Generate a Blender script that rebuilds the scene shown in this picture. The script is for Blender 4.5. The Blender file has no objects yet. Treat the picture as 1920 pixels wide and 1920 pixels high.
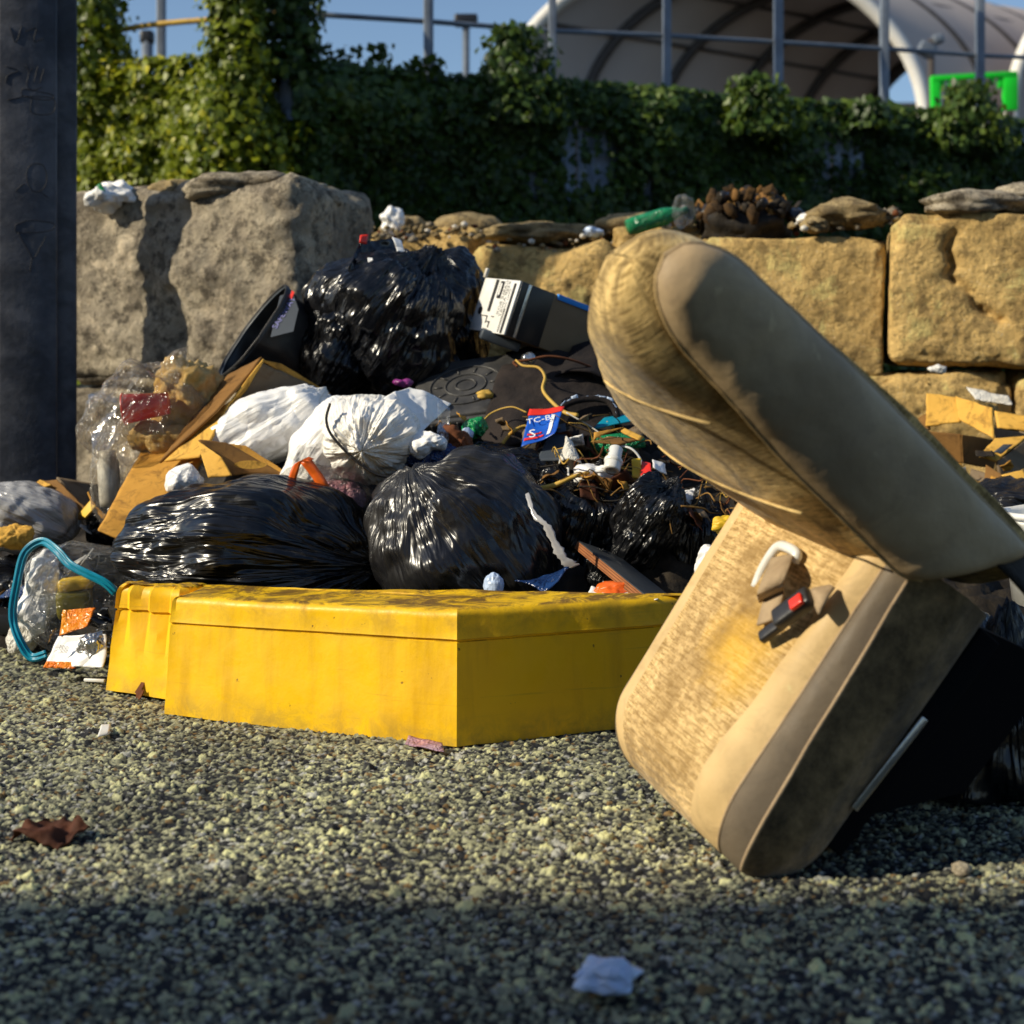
import bpy, bmesh, math, random
import numpy as np
from mathutils import Vector, Matrix

random.seed(7)
SC = bpy.context.scene
COL = SC.collection
F, CX, HY, CH = 1500.0, 546.0, 400.0, 0.74      # focal (px), principal column, horizon row, camera height

def U(px, py, D):
    """point seen at (px, py) of the 1092 px picture, D metres away"""
    return np.array([(px - CX) * D / F, D, CH - (py - HY) * D / F])

def G(px, py):
    """point on the ground"""
    D = CH * F / (py - HY)
    return U(px, py, D)

def unit(v):
    v = np.asarray(v, float)
    return v / np.linalg.norm(v)

# ---------------------------------------------------------------- noise (numpy)
def _hash(ix, iy, iz, seed):
    h = (ix * 374761393 + iy * 668265263 + iz * 2147483647 + seed * 974634777).astype(np.int64)
    h = (h ^ (h >> 13)) * 1274126177
    h = h & 0x7fffffff
    h = (h ^ (h >> 16)) * 668265263
    return (h & 0xffff) / 65535.0

def vnoise(p, seed=0):
    p = np.asarray(p, float)
    i = np.floor(p).astype(np.int64)
    f = p - i
    w = f * f * f * (f * (f * 6 - 15) + 10)
    out = 0
    for dx in (0, 1):
        for dy in (0, 1):
            for dz in (0, 1):
                k = (w[:, 0] if dx else 1 - w[:, 0]) * (w[:, 1] if dy else 1 - w[:, 1]) * (w[:, 2] if dz else 1 - w[:, 2])
                out = out + k * _hash(i[:, 0] + dx, i[:, 1] + dy, i[:, 2] + dz, seed)
    return out * 2 - 1

def fbm(p, seed=0, octv=4, gain=.5, lac=2.03):
    p = np.asarray(p, float)
    a, s, o = 1.0, 0.0, 0.0
    for k in range(octv):
        o = o + a * vnoise(p, seed + k * 17)
        s += a
        a *= gain
        p = p * lac + 3.1
    return o / s

def ridged(p, seed=0, octv=4, gain=.5):
    p = np.asarray(p, float)
    a, s, o = 1.0, 0.0, 0.0
    for k in range(octv):
        o = o + a * (1 - 2 * np.abs(vnoise(p, seed + k * 13)))
        s += a
        a *= gain
        p = p * 2.1 + 1.7
    return o / s

def crumple(p, seed=0, freq=5., n=7, warp=.35):
    """sharp random creases, about -1 .. 1"""
    r = np.random.RandomState(seed + 5)
    q = np.asarray(p, float) * freq
    q = q + warp * np.stack([vnoise(q * .9 + 7.7, seed), vnoise(q * .9 + 17.1, seed + 1), vnoise(q * .9 + 31.3, seed + 2)], 1)
    o = 0
    for k in range(n):
        d = r.normal(size=3)
        d /= np.linalg.norm(d)
        x = q @ d * r.uniform(.6, 1.5) + r.uniform()
        m = .5 + .5 * vnoise(q * .5 + k * 9.3, seed + k)
        o = o + (np.abs((x % 1) - .5) * 4 - 1) * m
    return o / math.sqrt(n)

def sstep(a, b, x):
    t = np.clip((x - a) / (b - a), 0, 1)
    return t * t * (3 - 2 * t)

# ---------------------------------------------------------------- objects
def mesh(name, V, Fc, mat=None, smooth=True, attrs=None, midx=None):
    me = bpy.data.meshes.new(name)
    V = np.asarray(V, np.float32)
    if isinstance(Fc, np.ndarray):
        k = Fc.shape[1]
        nf = len(Fc)
        me.vertices.add(len(V)); me.vertices.foreach_set('co', V.ravel())
        me.loops.add(nf * k); me.loops.foreach_set('vertex_index', Fc.astype(np.int32).ravel())
        me.polygons.add(nf)
        me.polygons.foreach_set('loop_start', np.arange(0, nf * k, k, dtype=np.int32))
        me.polygons.foreach_set('loop_total', np.full(nf, k, np.int32))
        me.update(calc_edges=True)
    else:
        me.from_pydata([tuple(map(float, v)) for v in V], [], [tuple(map(int, f)) for f in Fc])
        me.update()
    mats = mat if isinstance(mat, (list, tuple)) else [mat]
    for m in mats:
        if m: me.materials.append(m)
    if midx is not None:
        me.polygons.foreach_set('material_index', np.asarray(midx, np.int32))
    if smooth:
        me.polygons.foreach_set('use_smooth', np.ones(len(me.polygons), bool))
    for an, (typ, arr) in (attrs or {}).items():
        a = me.attributes.new(an, typ, 'POINT')
        arr = np.asarray(arr, np.float32)
        if typ == 'FLOAT': a.data.foreach_set('value', arr.ravel())
        elif typ == 'FLOAT_VECTOR': a.data.foreach_set('vector', arr.ravel())
        elif typ == 'FLOAT_COLOR':
            a.data.foreach_set('color', arr.ravel())
    me.validate()
    return me

def tag(o, label=None, cat=None, group=None, kind=None):
    if label: o['label'] = label
    if cat: o['category'] = cat
    if group: o['group'] = group
    if kind: o['kind'] = kind
    return o

def origin_of(V):
    V = np.asarray(V, float)
    c = (V.min(0) + V.max(0)) / 2
    c[2] = V[:, 2].min()
    return c

def obj(name, geo, mat, parent=None, label=None, cat=None, group=None, kind=None, smooth=True, attrs=None):
    """geo = (V, F) in world coordinates"""
    V, Fc = np.asarray(geo[0], float), geo[1]
    if len(geo) > 2 and attrs is None: attrs = geo[2]
    if parent is None:
        loc = origin_of(V)
    else:
        loc = np.array(parent['_w'])
    me = mesh(name, V - loc, Fc, mat, smooth, attrs)
    o = bpy.data.objects.new(name, me)
    COL.objects.link(o)
    if parent is None:
        o.location = loc
        o['_w'] = [float(x) for x in loc]
        tag(o, label, cat, group, kind)
    else:
        o.parent = parent
        o['_w'] = parent['_w']
        if label: o['label'] = label
        if kind: o['kind'] = kind
    return o

def empty(name, loc, label, cat, group=None):
    o = bpy.data.objects.new(name, None)
    o.empty_display_size = .05
    COL.objects.link(o)
    o.location = [float(x) for x in loc]
    o['_w'] = [float(x) for x in loc]
    return tag(o, label, cat, group)

def copy_tree(o, loc=None, rot=None, label=None, group=None, parent=None, scale=None):
    c = o.copy(); COL.objects.link(c)
    if parent is not None: c.parent = parent
    if loc is not None:
        c.location = [float(x) for x in loc]
    if rot is not None: c.rotation_euler = rot
    if scale is not None: c.scale = scale
    if label: c['label'] = label
    if group: c['group'] = group
    for ch in list(o.children):
        copy_tree(ch, parent=c)
    return c

# ---------------------------------------------------------------- geometry
def join(*gs):
    V, Fc, n = [], [], 0
    for g in gs:
        v = np.asarray(g[0], float)
        V.append(v)
        Fc += [tuple(int(i) + n for i in f) for f in g[1]]
        n += len(v)
    return np.concatenate(V), Fc

def basis(x, z):
    x = unit(x); z = np.asarray(z, float)
    z = unit(z - x * (z @ x)); y = np.cross(z, x)
    return np.stack([x, y, z])          # rows

def rot_euler(rx, ry, rz):
    return np.array(Matrix.Rotation(rz, 3, 'Z') @ Matrix.Rotation(ry, 3, 'Y') @ Matrix.Rotation(rx, 3, 'X')).T   # rows = axes

def rbox(c, size, R=None, r=.01, n=6, nz=0, nf=6., seed=0, oct=4, chip=0):
    """rounded, subdivided, noise-roughened box; R rows are its axes"""
    size = np.asarray(size, float)
    R = np.eye(3) if R is None else R
    cnt = [max(2, int(round(n * s / max(size)))) for s in size] if n > 2 else [2, 2, 2]
    ar = []
    for k in range(3):
        h = size[k] / 2
        inner = np.linspace(-h + r, h - r, cnt[k] + 1)
        a = np.concatenate([[-h, -h + r * .3], inner, [h - r * .3, h]])
        ar.append(a)
    V, Fc, idx = [], [], {}
    def vid(p):
        k = (round(p[0], 6), round(p[1], 6), round(p[2], 6))
        if k not in idx:
            idx[k] = len(V); V.append(p)
        return idx[k]
    for ax in range(3):
        u, v = (ax + 1) % 3, (ax + 2) % 3
        for sg in (-1, 1):
            for i in range(len(ar[u]) - 1):
                for j in range(len(ar[v]) - 1):
                    q = []
                    for (a, b) in ((i, j), (i + 1, j), (i + 1, j + 1), (i, j + 1)):
                        p = [0, 0, 0]; p[ax] = sg * size[ax] / 2; p[u] = ar[u][a]; p[v] = ar[v][b]
                        q.append(vid(tuple(p)))
                    Fc.append(tuple(q if sg > 0 else q[::-1]))
    V = np.array(V)
    inn = np.clip(V, -(size / 2 - r), size / 2 - r)
    d = V - inn
    L = np.linalg.norm(d, axis=1, keepdims=True)
    nrm = d / np.maximum(L, 1e-9)
    V = inn + nrm * r
    if nz:
        q = V * nf + seed * 3.7
        V = V + nrm * (nz * fbm(q, seed, oct))[:, None]
        if chip:
            e2 = np.sort(size / 2 - np.abs(V), axis=1)[:, 1]
            edge = sstep(.05, .0, e2)
            cn = np.clip(fbm(V * nf * .8 + 11, seed + 9, 3) + .15, 0, 1)
            V = V - np.sign(V) * (edge * cn * chip)[:, None] * .7
    return V @ R + np.asarray(c, float), Fc

def plainbox(c, size, R=None):
    size = np.asarray(size, float) / 2
    R = np.eye(3) if R is None else R
    V = np.array([[x, y, z] for x in (-1, 1) for y in (-1, 1) for z in (-1, 1)]) * size
    Fc = [(0, 1, 3, 2), (4, 6, 7, 5), (0, 4, 5, 1), (2, 3, 7, 6), (0, 2, 6, 4), (1, 5, 7, 3)]
    return V @ R + np.asarray(c, float), Fc

def bar(a, b, w, h=None, up=(0, 0, 1), r=.004):
    a, b = np.asarray(a, float), np.asarray(b, float)
    h = h or w
    d = b - a
    up = np.asarray(up, float)
    if abs(unit(d) @ unit(up)) > .98: up = np.array([0., 1., 0.])
    R = basis(d, up)
    return rbox((a + b) / 2, (np.linalg.norm(d), w, h), R, r=min(r, w * .3, h * .3), n=2)

def tube(path, rad, n=8, caps=True):
    P = np.asarray(path, float)
    m = len(P)
    rad = np.full(m, rad) if np.isscalar(rad) else np.asarray(rad, float)
    T = np.gradient(P, axis=0)
    T /= np.linalg.norm(T, axis=1, keepdims=True) + 1e-12
    up = np.array([0, 0, 1.]) if abs(T[0, 2]) < .9 else np.array([1., 0, 0])
    V = []
    for k in range(m):
        x = up - T[k] * (up @ T[k]); x /= np.linalg.norm(x) + 1e-12
        y = np.cross(T[k], x); up = x
        for j in range(n):
            a = 2 * math.pi * j / n
            V.append(P[k] + rad[k] * (math.cos(a) * x + math.sin(a) * y))
    Fc = []
    for k in range(m - 1):
        for j in range(n):
            j2 = (j + 1) % n
            Fc.append((k * n + j, k * n + j2, (k + 1) * n + j2, (k + 1) * n + j))
    if caps:
        Fc.append(tuple(range(n))[::-1]); Fc.append(tuple((m - 1) * n + j for j in range(n)))
    return np.array(V), Fc

def spline(pts, n=40):
    P = np.asarray(pts, float)
    if len(P) < 3:
        return np.linspace(P[0], P[-1], n)
    Q = np.vstack([2 * P[0] - P[1], P, 2 * P[-1] - P[-2]])
    out = []
    seg = len(P) - 1
    for t in np.linspace(0, seg - 1e-9, n):
        k = int(t); f = t - k
        p0, p1, p2, p3 = Q[k], Q[k + 1], Q[k + 2], Q[k + 3]
        out.append(.5 * (2 * p1 + (p2 - p0) * f + (2 * p0 - 5 * p1 + 4 * p2 - p3) * f * f + (3 * p1 - p0 - 3 * p2 + p3) * f ** 3))
    return np.array(out)

def grid_faces(nu, nv, closed_v=False):
    Fc = []
    for i in range(nu - 1):
        for j in range(nv - (0 if closed_v else 1)):
            j2 = (j + 1) % nv
            Fc.append((i * nv + j, i * nv + j2, (i + 1) * nv + j2, (i + 1) * nv + j))
    return Fc

def sheet(corners, nu=14, nv=14, thick=.004, amp=0., freq=8., seed=0, crump=0., cfreq=6., sag=0., edge=0.):
    """card or cloth between 4 corners (a,b,c,d in order round); two faces and rim"""
    a, b, c, d = [np.asarray(x, float) for x in corners]
    u = np.linspace(0, 1, nu)[:, None, None]; v = np.linspace(0, 1, nv)[None, :, None]
    P = (a * (1 - u) * (1 - v) + b * u * (1 - v) + c * u * v + d * (1 - u) * v)
    nrm = unit(np.cross(b - a, d - a) + 1e-9)
    P = P.reshape(-1, 3)
    uu = np.repeat(np.linspace(0, 1, nu), nv); vv = np.tile(np.linspace(0, 1, nv), nu)
    off = 0
    if amp: off = off + amp * fbm(P * freq + seed, seed, 4)
    if crump: off = off + crump * crumple(P, seed, cfreq)
    if sag: off = off + sag * 4 * uu * (1 - uu)
    P = P + nrm * np.broadcast_to(np.asarray(off, float), len(P))[:, None]
    if edge:
        e1 = unit(b - a); e2 = unit(d - a)
        bd = ((uu < 1e-6) | (uu > 1 - 1e-6)); bd2 = ((vv < 1e-6) | (vv > 1 - 1e-6))
        P = P + e1 * (bd * edge * fbm(P * 30, seed + 3, 3))[:, None] + e2 * (bd2 * edge * fbm(P * 30, seed + 4, 3))[:, None]
    return solid(P, nu, nv, nrm, thick)

def solid(P, nu, nv, nrm, thick):
    n = len(P)
    F1 = grid_faces(nu, nv)
    V = np.vstack([P + nrm * thick / 2, P - nrm * thick / 2])
    Fc = list(F1) + [tuple(i + n for i in f[::-1]) for f in F1]
    ring = [i * nv for i in range(nu)] + [(nu - 1) * nv + j for j in range(1, nv)] + [i * nv + nv - 1 for i in range(nu - 2, -1, -1)] + [j for j in range(nv - 2, 0, -1)]
    for k in range(len(ring)):
        p, q = ring[k], ring[(k + 1) % len(ring)]
        Fc.append((p, q, q + n, p + n))
    return V, Fc

def prism(poly, z0, z1, top_poly=None):
    poly = [np.asarray(p, float) for p in poly]
    tp = poly if top_poly is None else [np.asarray(p, float) for p in top_poly]
    n = len(poly)
    V = [(p[0], p[1], z0) for p in poly] + [(p[0], p[1], z1) for p in tp]
    Fc = [tuple(range(n))[::-1], tuple(range(n, 2 * n))]
    for k in range(n):
        k2 = (k + 1) % n
        Fc.append((k, k2, n + k2, n + k))
    return np.array(V, float), Fc

def extrude_poly(P3, nrm, thick):
    """flat polygon (3-D points in order) with thickness along nrm"""
    P3 = np.asarray(P3, float); n = len(P3)
    V = np.vstack([P3 + unit(nrm) * thick / 2, P3 - unit(nrm) * thick / 2])
    Fc = [tuple(range(n)), tuple(range(n, 2 * n))[::-1]]
    for k in range(n):
        k2 = (k + 1) % n
        Fc.append((k2, k, n + k, n + k2))
    return V, Fc

_ICO = {}
def ico(sub):
    if sub not in _ICO:
        bm = bmesh.new()
        bmesh.ops.create_icosphere(bm, subdivisions=sub, radius=1)
        V = np.array([v.co[:] for v in bm.verts]); Fc = np.array([[v.index for v in f.verts] for f in bm.faces])
        bm.free()
        _ICO[sub] = (V / np.linalg.norm(V, axis=1, keepdims=True), Fc)
    return _ICO[sub]

def bag(c, r, seed=0, knot=(0, 0, 1), R=None, sub=6, bulge=.22, fold=.10, crump=.03, cfreq=5., floor=None, neck=.3, box=2.3, kfold=2.4, fine=.35):
    """tied / crumpled plastic bag; returns V, F, attrs"""
    d, Fc = ico(sub)
    if sub <= 5: neck = 0
    k = unit(knot)
    a = unit(np.cross(k, [.3, .5, .8])); b = np.cross(k, a)
    ck = np.clip(d @ k, -1, 1); th = np.arccos(ck)
    ph = np.arctan2(d @ b, d @ a)
    cs = np.stack([np.cos(ph), np.sin(ph)], 1)
    q = np.column_stack([cs * kfold, th * .55])
    se = (np.abs(d) ** box).sum(1) ** (-1 / box)          # superellipsoid body
    rad = se * (1 + bulge * fbm(d * 1.3 + seed * 1.37, seed, 3))
    w = np.exp(-th / .8) + .22
    rad = rad + fold * w * ridged(q * 1.0 + seed, seed, 4, .6) + fold * .16 * w * ridged(q * 2.6 + seed + 4, seed + 8, 4, .6)
    if neck:
        rad = rad * (1 + neck * np.exp(-(th / .16) ** 2) - neck * .45 * np.exp(-((th - .38) / .2) ** 2))
    r = np.asarray(r, float)
    p = d * rad[:, None] * r
    cr = crumple(p, seed, cfreq) + fine * crumple(p, seed + 50, cfreq * 2.7, n=8)
    fine2 = .25 * ridged(q * 5 + 9, seed + 4, 3) * np.minimum(1, w + .2)
    p = p + d * (crump * (cr + fine2))[:, None]
    if R is not None: p = p @ R
    p = p + np.asarray(c, float)
    if floor is not None:
        zz = p[:, 2]
        low = zz < floor + .05
        p[:, 2] = np.where(low, floor + .05 * np.exp((np.minimum(zz, floor + .05) - floor - .05) / .05), zz)
    at = {'fold': ('FLOAT_VECTOR', np.column_stack([cs * 3, th * .7]))}
    return p, Fc, at

def rock(c, r, seed=0, sub=3, amp=.35, R=None):
    d, Fc = ico(sub)
    rad = 1 + amp * crumple(d, seed, .9, n=5, warp=.2) * .6 + amp * .3 * fbm(d * 2.5 + seed, seed, 3)
    if sub > 2: rad = rad + amp * .25 * fbm(d * 5 + seed, seed + 2, 4, .6) + amp * .12 * crumple(d, seed + 3, 2.6)
    p = d * rad[:, None] * np.asarray(r, float)
    if R is not None: p = p @ R
    return p + np.asarray(c, float), Fc

def lathe(prof, c, axis=(0, 0, 1), n=28, closed=False):
    """prof: list of (radius, height)"""
    k = unit(axis); a = unit(np.cross(k, [.31, .52, .8])); b = np.cross(k, a)
    V = []
    for (r, h) in prof:
        for j in range(n):
            t = 2 * math.pi * j / n
            V.append(np.asarray(c, float) + k * h + r * (math.cos(t) * a + math.sin(t) * b))
    Fc = grid_faces(len(prof), n, True)
    if closed:
        Fc.append(tuple(range(n))[::-1]); Fc.append(tuple((len(prof) - 1) * n + j for j in range(n)))
    return np.array(V), Fc

def text_geo(txt, size, o, xdir, ydir, proud=.0012):
    cu = bpy.data.curves.new('lettering', 'FONT')
    cu.body = txt; cu.size = size; cu.align_x = 'CENTER'; cu.align_y = 'CENTER'; cu.resolution_u = 2
    ob = bpy.data.objects.new('lettering', cu); COL.objects.link(ob)
    dg = bpy.context.evaluated_depsgraph_get()
    me = bpy.data.meshes.new_from_object(ob.evaluated_get(dg))
    V = np.array([v.co[:] for v in me.vertices]); Fc = [tuple(p.vertices) for p in me.polygons]
    bpy.data.objects.remove(ob); bpy.data.curves.remove(cu); bpy.data.meshes.remove(me)
    x = unit(xdir); y = unit(np.asarray(ydir, float) - x * (np.asarray(ydir, float) @ x)); z = np.cross(x, y)
    return np.asarray(o, float) + V[:, :1] * x + V[:, 1:2] * y + z * proud, Fc
# ---------------------------------------------------------------- materials
class NT:
    def __init__(s, name):
        s.m = bpy.data.materials.new(name); s.m.use_nodes = True
        s.t = s.m.node_tree; s.t.nodes.clear()
        s.out = s.n('ShaderNodeOutputMaterial')
    def n(s, typ, **kw):
        nd = s.t.nodes.new(typ)
        for k, v in kw.items():
            if k in nd.inputs.keys(): s.set(nd.inputs[k], v)
            else: setattr(nd, k, v)
        return nd
    def set(s, inp, v):
        if isinstance(v, bpy.types.NodeSocket): s.t.links.new(v, inp)
        else: inp.default_value = v
    def coord(s, kind='Object', scale=None, attr=None):
        if attr:
            o = s.n('ShaderNodeAttribute', attribute_name=attr).outputs['Vector']
        else:
            o = s.n('ShaderNodeTexCoord').outputs[kind]
        if scale is not None:
            mp = s.n('ShaderNodeMapping'); s.set(mp.inputs['Vector'], o)
            mp.inputs['Scale'].default_value = scale if hasattr(scale, '__len__') else (scale,) * 3
            o = mp.outputs[0]
        return o
    def noise(s, vec, scale=5., detail=4., rough=.55, dist=0.):
        nd = s.n('ShaderNodeTexNoise'); s.set(nd.inputs['Vector'], vec)
        nd.inputs['Scale'].default_value = scale; nd.inputs['Detail'].default_value = detail
        nd.inputs['Roughness'].default_value = rough; nd.inputs['Distortion'].default_value = dist
        return nd.outputs[0]
    def voro(s, vec, scale=5., feature='F1', rand=1.):
        nd = s.n('ShaderNodeTexVoronoi'); nd.feature = feature
        s.set(nd.inputs['Vector'], vec); nd.inputs['Scale'].default_value = scale
        nd.inputs['Randomness'].default_value = rand
        return nd
    def ramp(s, fac, stops):
        nd = s.n('ShaderNodeValToRGB'); s.set(nd.inputs[0], fac)
        el = nd.color_ramp.elements
        while len(el) < len(stops): el.new(.5)
        for e, (p, c) in zip(el, stops):
            e.position = p
            e.color = (c, c, c, 1) if not hasattr(c, '__len__') else (*c[:3], 1)
        return nd.outputs[0]
    def mix(s, fac, a, b, mode='MIX'):
        nd = s.n('ShaderNodeMix', data_type='RGBA', blend_type=mode)
        s.set(nd.inputs[0], fac)
        for i, v in ((6, a), (7, b)):
            if hasattr(v, '__len__') and not isinstance(v, bpy.types.NodeSocket): v = (*v[:3], 1)
            s.set(nd.inputs[i], v)
        return nd.outputs[2]
    def math(s, op, a, b=0., c=None):
        nd = s.n('ShaderNodeMath', operation=op)
        s.set(nd.inputs[0], a); s.set(nd.inputs[1], b)
        if c is not None: s.set(nd.inputs[2], c)
        return nd.outputs[0]
    def bump(s, h, strength=.5, dist=.01, normal=None):
        nd = s.n('ShaderNodeBump'); s.set(nd.inputs['Height'], h)
        nd.inputs['Strength'].default_value = strength; nd.inputs['Distance'].default_value = dist
        if normal is not None: s.set(nd.inputs['Normal'], normal)
        return nd.outputs[0]
    def pbr(s, col, rough=.6, normal=None, metal=0., spec=.5, link=True, **kw):
        b = s.n('ShaderNodeBsdfPrincipled')
        if hasattr(col, '__len__') and not isinstance(col, bpy.types.NodeSocket): col = (*col[:3], 1)
        s.set(b.inputs['Base Color'], col); s.set(b.inputs['Roughness'], rough)
        b.inputs['Metallic'].default_value = metal; b.inputs['Specular IOR Level'].default_value = spec
        if normal is not None: s.set(b.inputs['Normal'], normal)
        for k, v in kw.items(): s.set(b.inputs[k.replace('_', ' ')], v)
        if link: s.t.links.new(b.outputs[0], s.out.inputs[0])
        return b

def simple(name, col, col2=None, rough=.6, scale=8., bump=0., bscale=40., spec=.4, metal=0., dirt=.0, dirtcol=(.03, .025, .02), crease=0., cscale=14., lo=.35, hi=.65):
    t = NT(name); o = t.coord()
    c = col
    if col2 is not None:
        c = t.mix(t.ramp(t.noise(o, scale, 5, .6), [(lo, 0.), (hi, 1.)]), col, col2)
    if dirt:
        c = t.mix(t.math('MULTIPLY', t.ramp(t.noise(o, scale * 1.7, 6, .65, .6), [(.45, 0.), (.72, 1.)]), dirt), c, dirtcol)
    nm = None
    if bump: nm = t.bump(t.noise(o, bscale, 5, .6), bump, .006)
    if crease:
        w = t.mix(.25, o, t.noise(o, cscale * .6, 3), 'ADD')
        v = t.voro(w, cscale, 'DISTANCE_TO_EDGE').outputs[0]
        nm = t.bump(t.ramp(v, [(0., 0.), (.25, 1.)]), crease, .01, nm)
    t.pbr(c, rough, nm, metal, spec)
    return t.m

def bag_mat(name, base, sheen, rough=.24, st=.5, fw=1., cw=1.):
    t = NT(name); o = t.coord(); f = t.coord(attr='fold')
    n1 = t.noise(f, 1.5, 3., .5, .6)
    n2 = t.noise(f, 5., 2., .5, .3)
    w = t.mix(.12, o, t.n('ShaderNodeTexNoise', Vector=o, Scale=9.).outputs[1], 'ADD')
    v = t.voro(w, 8., 'DISTANCE_TO_EDGE').outputs[0]
    v2 = t.voro(w, 22., 'SMOOTH_F1').outputs[0]
    nm = t.bump(n1, st * 1.2 * fw, .09)
    nm = t.bump(t.ramp(v, [(0., 0.), (.3, 1.)]), st * .4 * cw, .012 * cw, nm)
    nm = t.bump(v2, st * .3 * cw, .006, nm)
    nm = t.bump(n2, st * .3 * fw, .014, nm)
    c = t.mix(t.ramp(t.noise(o, 5., 5, .65), [(.45, 0.), (.75, 1.)]), base, sheen)
    r = t.math('ADD', t.math('MULTIPLY', t.noise(o, 11., 3), .16), rough - .10)
    t.pbr(c, r, nm, spec=.5)
    return t.m

def clear_mat(name, tint=(.985, .99, .99), body=(.85, .87, .88), base=.02, rough=.12, st=.32):
    """thin clear plastic film: see-through with milky creases and glints"""
    t = NT(name); o = t.coord()
    w = t.mix(.3, o, t.n('ShaderNodeTexNoise', Vector=o, Scale=5.).outputs[1], 'ADD')
    v = t.voro(w, 13., 'DISTANCE_TO_EDGE').outputs[0]
    f = t.coord(attr='fold')
    nm = t.bump(t.noise(f, 3.2, 2., .55, .8), st * 1.5, .05)
    nm = t.bump(t.noise(w, 14., 3, .6, 1.2), st * 1.4, .03, nm)
    p = t.n('ShaderNodeBsdfDiffuse'); p.inputs[0].default_value = (*body, 1)
    tr = t.n('ShaderNodeBsdfTransparent'); tr.inputs[0].default_value = (*tint, 1)
    lw = t.n('ShaderNodeLayerWeight'); lw.inputs[0].default_value = .35; t.set(lw.inputs['Normal'], nm)
    fac = t.math('ADD', t.math('MULTIPLY', t.math('POWER', lw.outputs[1], 2.5), .18), base)
    fac = t.math('ADD', fac, t.math('MULTIPLY', t.ramp(v, [(0., 1.), (.02, 0.)]), .08))
    mx = t.n('ShaderNodeMixShader'); t.set(mx.inputs[0], fac)
    t.t.links.new(tr.outputs[0], mx.inputs[1]); t.t.links.new(p.outputs[0], mx.inputs[2])
    gl = t.n('ShaderNodeBsdfGlossy'); gl.inputs['Roughness'].default_value = rough; t.set(gl.inputs['Normal'], nm)
    fr = t.n('ShaderNodeFresnel'); fr.inputs[0].default_value = 1.5; t.set(fr.inputs['Normal'], nm)
    m2 = t.n('ShaderNodeMixShader'); t.set(m2.inputs[0], t.math('MULTIPLY', fr.outputs[0], .5))
    t.t.links.new(mx.outputs[0], m2.inputs[1]); t.t.links.new(gl.outputs[0], m2.inputs[2])
    t.t.links.new(m2.outputs[0], t.out.inputs[0])
    return t.m

def m_concrete(name, a, b, dark, amt=.5):
    t = NT(name); o = t.coord()
    n1 = t.noise(o, 3.5, 8, .68); n2 = t.noise(o, 16., 7, .72); n3 = t.noise(o, 75., 4, .7)
    c = t.mix(t.ramp(n1, [(.4, 0.), (.6, 1.)]), a, b)
    c = t.mix(t.math('MULTIPLY', t.ramp(n2, [(.49, 0.), (.6, 1.)]), amt), c, dark)
    n4 = t.noise(o, 2.2, 6, .7, .6)
    c = t.mix(t.math('MULTIPLY', t.ramp(n4, [(.5, 0.), (.66, 1.)]), amt), c, dark)
    c = t.mix(t.math('MULTIPLY', t.ramp(t.noise(o, 5., 7, .72, .4), [(.56, 0.), (.64, 1.)]), .6), c, (min(.85, a[0] * 1.35 + .05), a[1] * 1.33 + .03, a[2] * 1.3 + .02))
    sp = t.ramp(t.voro(o, 60.).outputs[0], [(.1, 1.), (.22, 0.)])
    c = t.mix(t.math('MULTIPLY', t.math('MULTIPLY', sp, t.ramp(n2, [(.42, 1.), (.55, 0.)])), .45), c, (.72, .66, .52))
    pit = t.ramp(t.voro(t.mix(.1, o, n2, 'ADD'), 26.).outputs[0], [(.0, 0.), (.28, 1.)])
    nm = t.bump(n2, .9, .03); nm = t.bump(n3, .9, .008, nm); nm = t.bump(pit, .4, .012, nm)
    t.pbr(c, .92, nm, spec=.15)
    return t.m

def m_cardboard(name, a=(.6, .31, .055), b=(.48, .235, .04)):
    t = NT(name); o = t.coord()
    c = t.mix(t.ramp(t.noise(o, 9., 5, .6), [(.3, 0.), (.7, 1.)]), a, b)
    c = t.mix(t.math('MULTIPLY', t.ramp(t.noise(o, 22., 6, .7, 1.), [(.5, 0.), (.66, 1.)]), .65), c, (.12, .06, .02))
    fl = t.n('ShaderNodeTexWave', wave_type='BANDS', bands_direction='DIAGONAL', Vector=o, Scale=60., Distortion=1.5)
    nm = t.bump(fl.outputs[1], .12, .002); nm = t.bump(t.noise(o, 30., 4), .4, .006, nm)
    t.pbr(c, .8, nm, spec=.2)
    return t.m

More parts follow.
